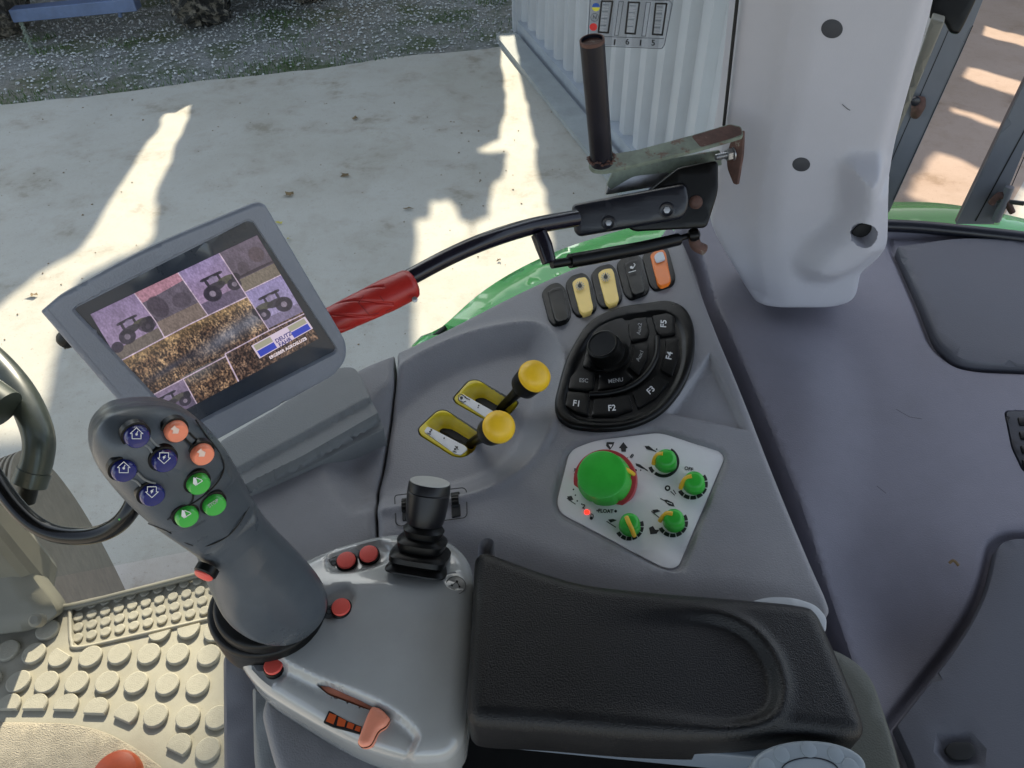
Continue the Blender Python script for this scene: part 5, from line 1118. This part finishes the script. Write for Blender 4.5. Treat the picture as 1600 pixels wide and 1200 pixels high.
lathe('knob_dome', c, (0, -.1, 1), [(-.03, rr*.9), (-.01, rr), (0, rr), (.006, rr*.9), (.010, rr*.6), (.0115, rr*.2)], mat('rust_red', (.38, .06, .015), .45, var=.2, vscale=30), rk_, 36)
# ------------------------------------------------------------------ front pillar foot, handrail, tube
ap_ = thing('front_pillar_foot', 'cream moulded foot of the front pillar at the left edge', 'pillar', FM.hit(60, 960))
AP = Pl(FM.hit(90, 960, .03), (.25, -.8, .9), (1, 0, 0))
sculpt('foot_shell', AP, spline([(-120, 640), (-40, 740), (20, 838), (60, 902), (94, 950), (82, 968), (50, 984), (10, 990), (-60, 1000), (-200, 1000), (-250, 700)], True, 5), m_cream, ap_, depth=.05, edge=.02, res=.012)
box('pillar_post', (-.895, .748, 2.19), np.array([.068, .014, 0]), np.array([-.008, .038, 0]), np.array([0, 0, .80]), m_cream, ap_, .018)
lathe('foot_screw_cap', P3(57, 969, 1.14), (0, -.5, 1), [(-.01, .010), (.004, .010), (.007, .006)], m_cream, ap_, 20)
hr = thing('handrail', 'glossy black bent handrail with a green stripe, lower left', 'handrail', P3(120, 830, .85))
tube('rail', [P3(-60, 640, .92), P3(-20, 725, .90), P3(28, 795, .88), P3(75, 830, .87), P3(130, 838, .86), P3(175, 826, .85), P3(205, 795, .84), P3(225, 740, .84)], .0098, mat('glossy_black', (.004, .004, .004), .16, spec=.3), hr, 20)
tube('green_stripe', [P3(187, 812, .835), P3(194, 804, .835), P3(199, 795, .835)], [.002, .0026, .002], mat('green_stripe', (.1, .6, .05), .4), hr, 8)
bt = thing('bent_steel_tube', 'dark green-black bent steel tube rising at the left edge outside', 'tube', P3(60, 700, 1.3))
tube('tube_body', [P3(-60, 520, 1.5), P3(0, 575, 1.45), P3(38, 625, 1.42), P3(60, 680, 1.4), P3(58, 720, 1.4), P3(48, 748, 1.4)], [.026, .027, .027, .027, .027, .027], m_tube, bt, 24)
tube('tube_collar', [P3(54, 735, 1.4), P3(46, 757, 1.4)], .0295, m_tube, bt, 24, smooth_k=1)
tube('inner_pin', [P3(46, 757, 1.41), P3(40, 782, 1.42)], .017, m_black, bt, 20, smooth_k=1)
tube('upper_stub', [P3(-40, 610, 1.36), P3(8, 640, 1.36)], [.04, .036], m_tube, bt, 24, smooth_k=1)
# ------------------------------------------------------------------ front wheel below the window
def wheel(name, lab, c, axis, R, wdt, m, lugs, lug_h=.035, group=None, rim=True, lw=.05, angle=.5):
    t_ = thing(name, lab, 'wheel', c, group)
    axis = np.array(axis, float); axis /= np.linalg.norm(axis)
    ty = lathe('tyre', np.array(c)-axis*wdt/2, axis, [(0, R*.62), (wdt*.03, R*.80), (wdt*.08, R*.93), (wdt*.2, R*.985), (wdt*.5, R), (wdt*.8, R*.985), (wdt*.92, R*.93), (wdt*.97, R*.80), (wdt, R*.62)], m, t_, 64)
    a = np.cross(axis, [0, 0, 1.]); a /= np.linalg.norm(a); b = np.cross(axis, a)
    pa = None
    for side in (-1, 1):
        for i in range(lugs):
            q0 = 2*math.pi*(i+(.5 if side > 0 else 0))/lugs; V = []
            for (s, dq) in ((.02, 0), (.26, angle*.4), (.5, angle)):
                for w_ in (-lw, lw):
                    for hh_ in (-.01, lug_h if s < .4 else lug_h*.5):
                        q = q0+dq+w_/R*.5; rad = R*(1 if s < .3 else .93)+hh_; V.append(np.array(c)+axis*side*s*wdt+(a*math.cos(q)+b*math.sin(q))*rad)
            Fc = []
            for j in (0, 4): Fc += [(j, j+1, j+5, j+4), (j+2, j+6, j+7, j+3), (j+1, j+3, j+7, j+5)]
            Fc += [(0, 2, 3, 1), (8, 9, 11, 10)]
            mesh('tread_lug', V, Fc, m, ty, smooth=False)
    if rim: lathe('rim', np.array(c)-axis*wdt*.35, axis, [(0, R*.2), (0.001, R*.6), (wdt*.7, R*.62)], m_gate, t_, 40)
    return t_
# front wheel of the tractor, ribbed dusty tread
fwc = Pl((0, 0, 1.1), (0, 0, 1)).hit(-85, 850)-np.array([0, 0, .60])
fw_ = thing('ribbed_wheel', 'dusty brown front tyre seen through the lower window behind the handrail', 'wheel', fwc)
axw = np.array([.86, .5, 0.]); axw /= np.linalg.norm(axw)
lathe('tyre', fwc-axw*.14, axw, [(0, .36), (.01, .48), (.04, .585), (.10, .598), (.18, .598), (.24, .585), (.27, .48), (.28, .36)], m_tyre2, fw_, 72)
for k_ in range(22):
    s = -.145+k_*.0138; lathe('tread_rib', fwc+axw*s, axw, [(-.0042, .585), (-.0032, .606), (.0032, .606), (.0042, .585)], m_tyre2, fw_, 72)
# ------------------------------------------------------------------ parked machines at the far side
wheel('machine_wheel', 'big muddy lugged wheel of the parked machine, nearest the gravel middle', G.hit(302, 44)+np.array([.02, .35, .62]), (1, .25, 0), .66, .50, m_tyre, 20, .05, 'wheels of parked machines across the yard')
wheel('machine_wheel', 'dark lugged wheel at the top edge, right of the other parked wheels', G.hit(475, 8)+np.array([.0, .35, .60]), (1, .25, 0), .62, .45, m_tyre, 20, .05, 'wheels of parked machines across the yard')
wheel('machine_wheel', 'brown muddy lugged wheel at the top left corner under the blue beam', G.hit(8, 62)+np.array([-.15, .3, .60]), (1, .25, 0), .62, .45, m_tyre, 20, .05, 'wheels of parked machines across the yard')
tr = thing('parked_implement', 'blue steel beam of a parked implement with hanging chain, top left', 'implement', G.hit(130, 40))
bl = Pl(G.hit(130, 60), (0, -1, .0), (1, 0, 0))
b0, b1 = bl.hit(22, 22), bl.hit(215, 4); bd_ = (b1-b0)/2
box('beam', (b0+b1)/2, bd_, np.array([0, .07, 0]), np.array([0, 0, .055]), m_bluesteel, tr, .008)
box('lower_bracket', (bl.hit(40, 26)+bl.hit(55, 24))/2, np.array([.12, 0, .01]), np.array([0, .05, 0]), np.array([0, 0, .03]), m_bluesteel, tr, .008)
tube('bracket_lip', [bl.hit(24, 26), bl.hit(40, 30), bl.hit(52, 25), bl.hit(54, 18)], .02, m_bluesteel, tr, 10)
ch0, ch1 = bl.hit(31, 30), G.hit(53, 84)
for i in range(16):
    q = ch0+(ch1-ch0)*i/15; r_ = i % 2
    V = []; o = lathe('chain_link', q, (1, r_*2-1, 0), [(-.006, .018), (0, .024), (.006, .018)], m_bar, tr, 10)
tube('support_post', [bl.hit(187, 8), bl.hit(188, 26)], .02, m_bluesteel, tr, 10)
box('machine_body', bl.hit(120, -60)+np.array([0, .7, .25]), np.array([1.6, .3, 0]), np.array([-.1, .5, 0]), np.array([0, 0, .25]), m_bluesteel, tr, .02)

# ------------------------------------------------------------------ cab roof overhead
rf = thing('cab_roof', 'grey lined cab roof above the console and side window', 'roof', (-.1, 0, 3.02))
box('roof_lining', (-.2, -.05, 3.05), np.array([1.25, .26, 0])*.98, np.array([-.2, .98, 0])*1.25, np.array([0, 0, .05]), mat('roof_lining', (.09, .09, .09), .9, bump=.3, bscale=300), rf, .02)

# hairline scratches and scuffs
for q in ([(1190, 620), (1204, 626), (1222, 629)], [(1240, 700), (1262, 697)], [(1400, 640), (1421, 652), (1440, 655)], [(1530, 1030), (1548, 1068), (1560, 1096)], [(1370, 760), (1384, 771)]):
    prints('scratch', T.up(.0165) if q[0][0] > 1300 and q[0][0] < 1450 else T.up(.0), m_plug, arch, [], [q], .7, h=.0006)
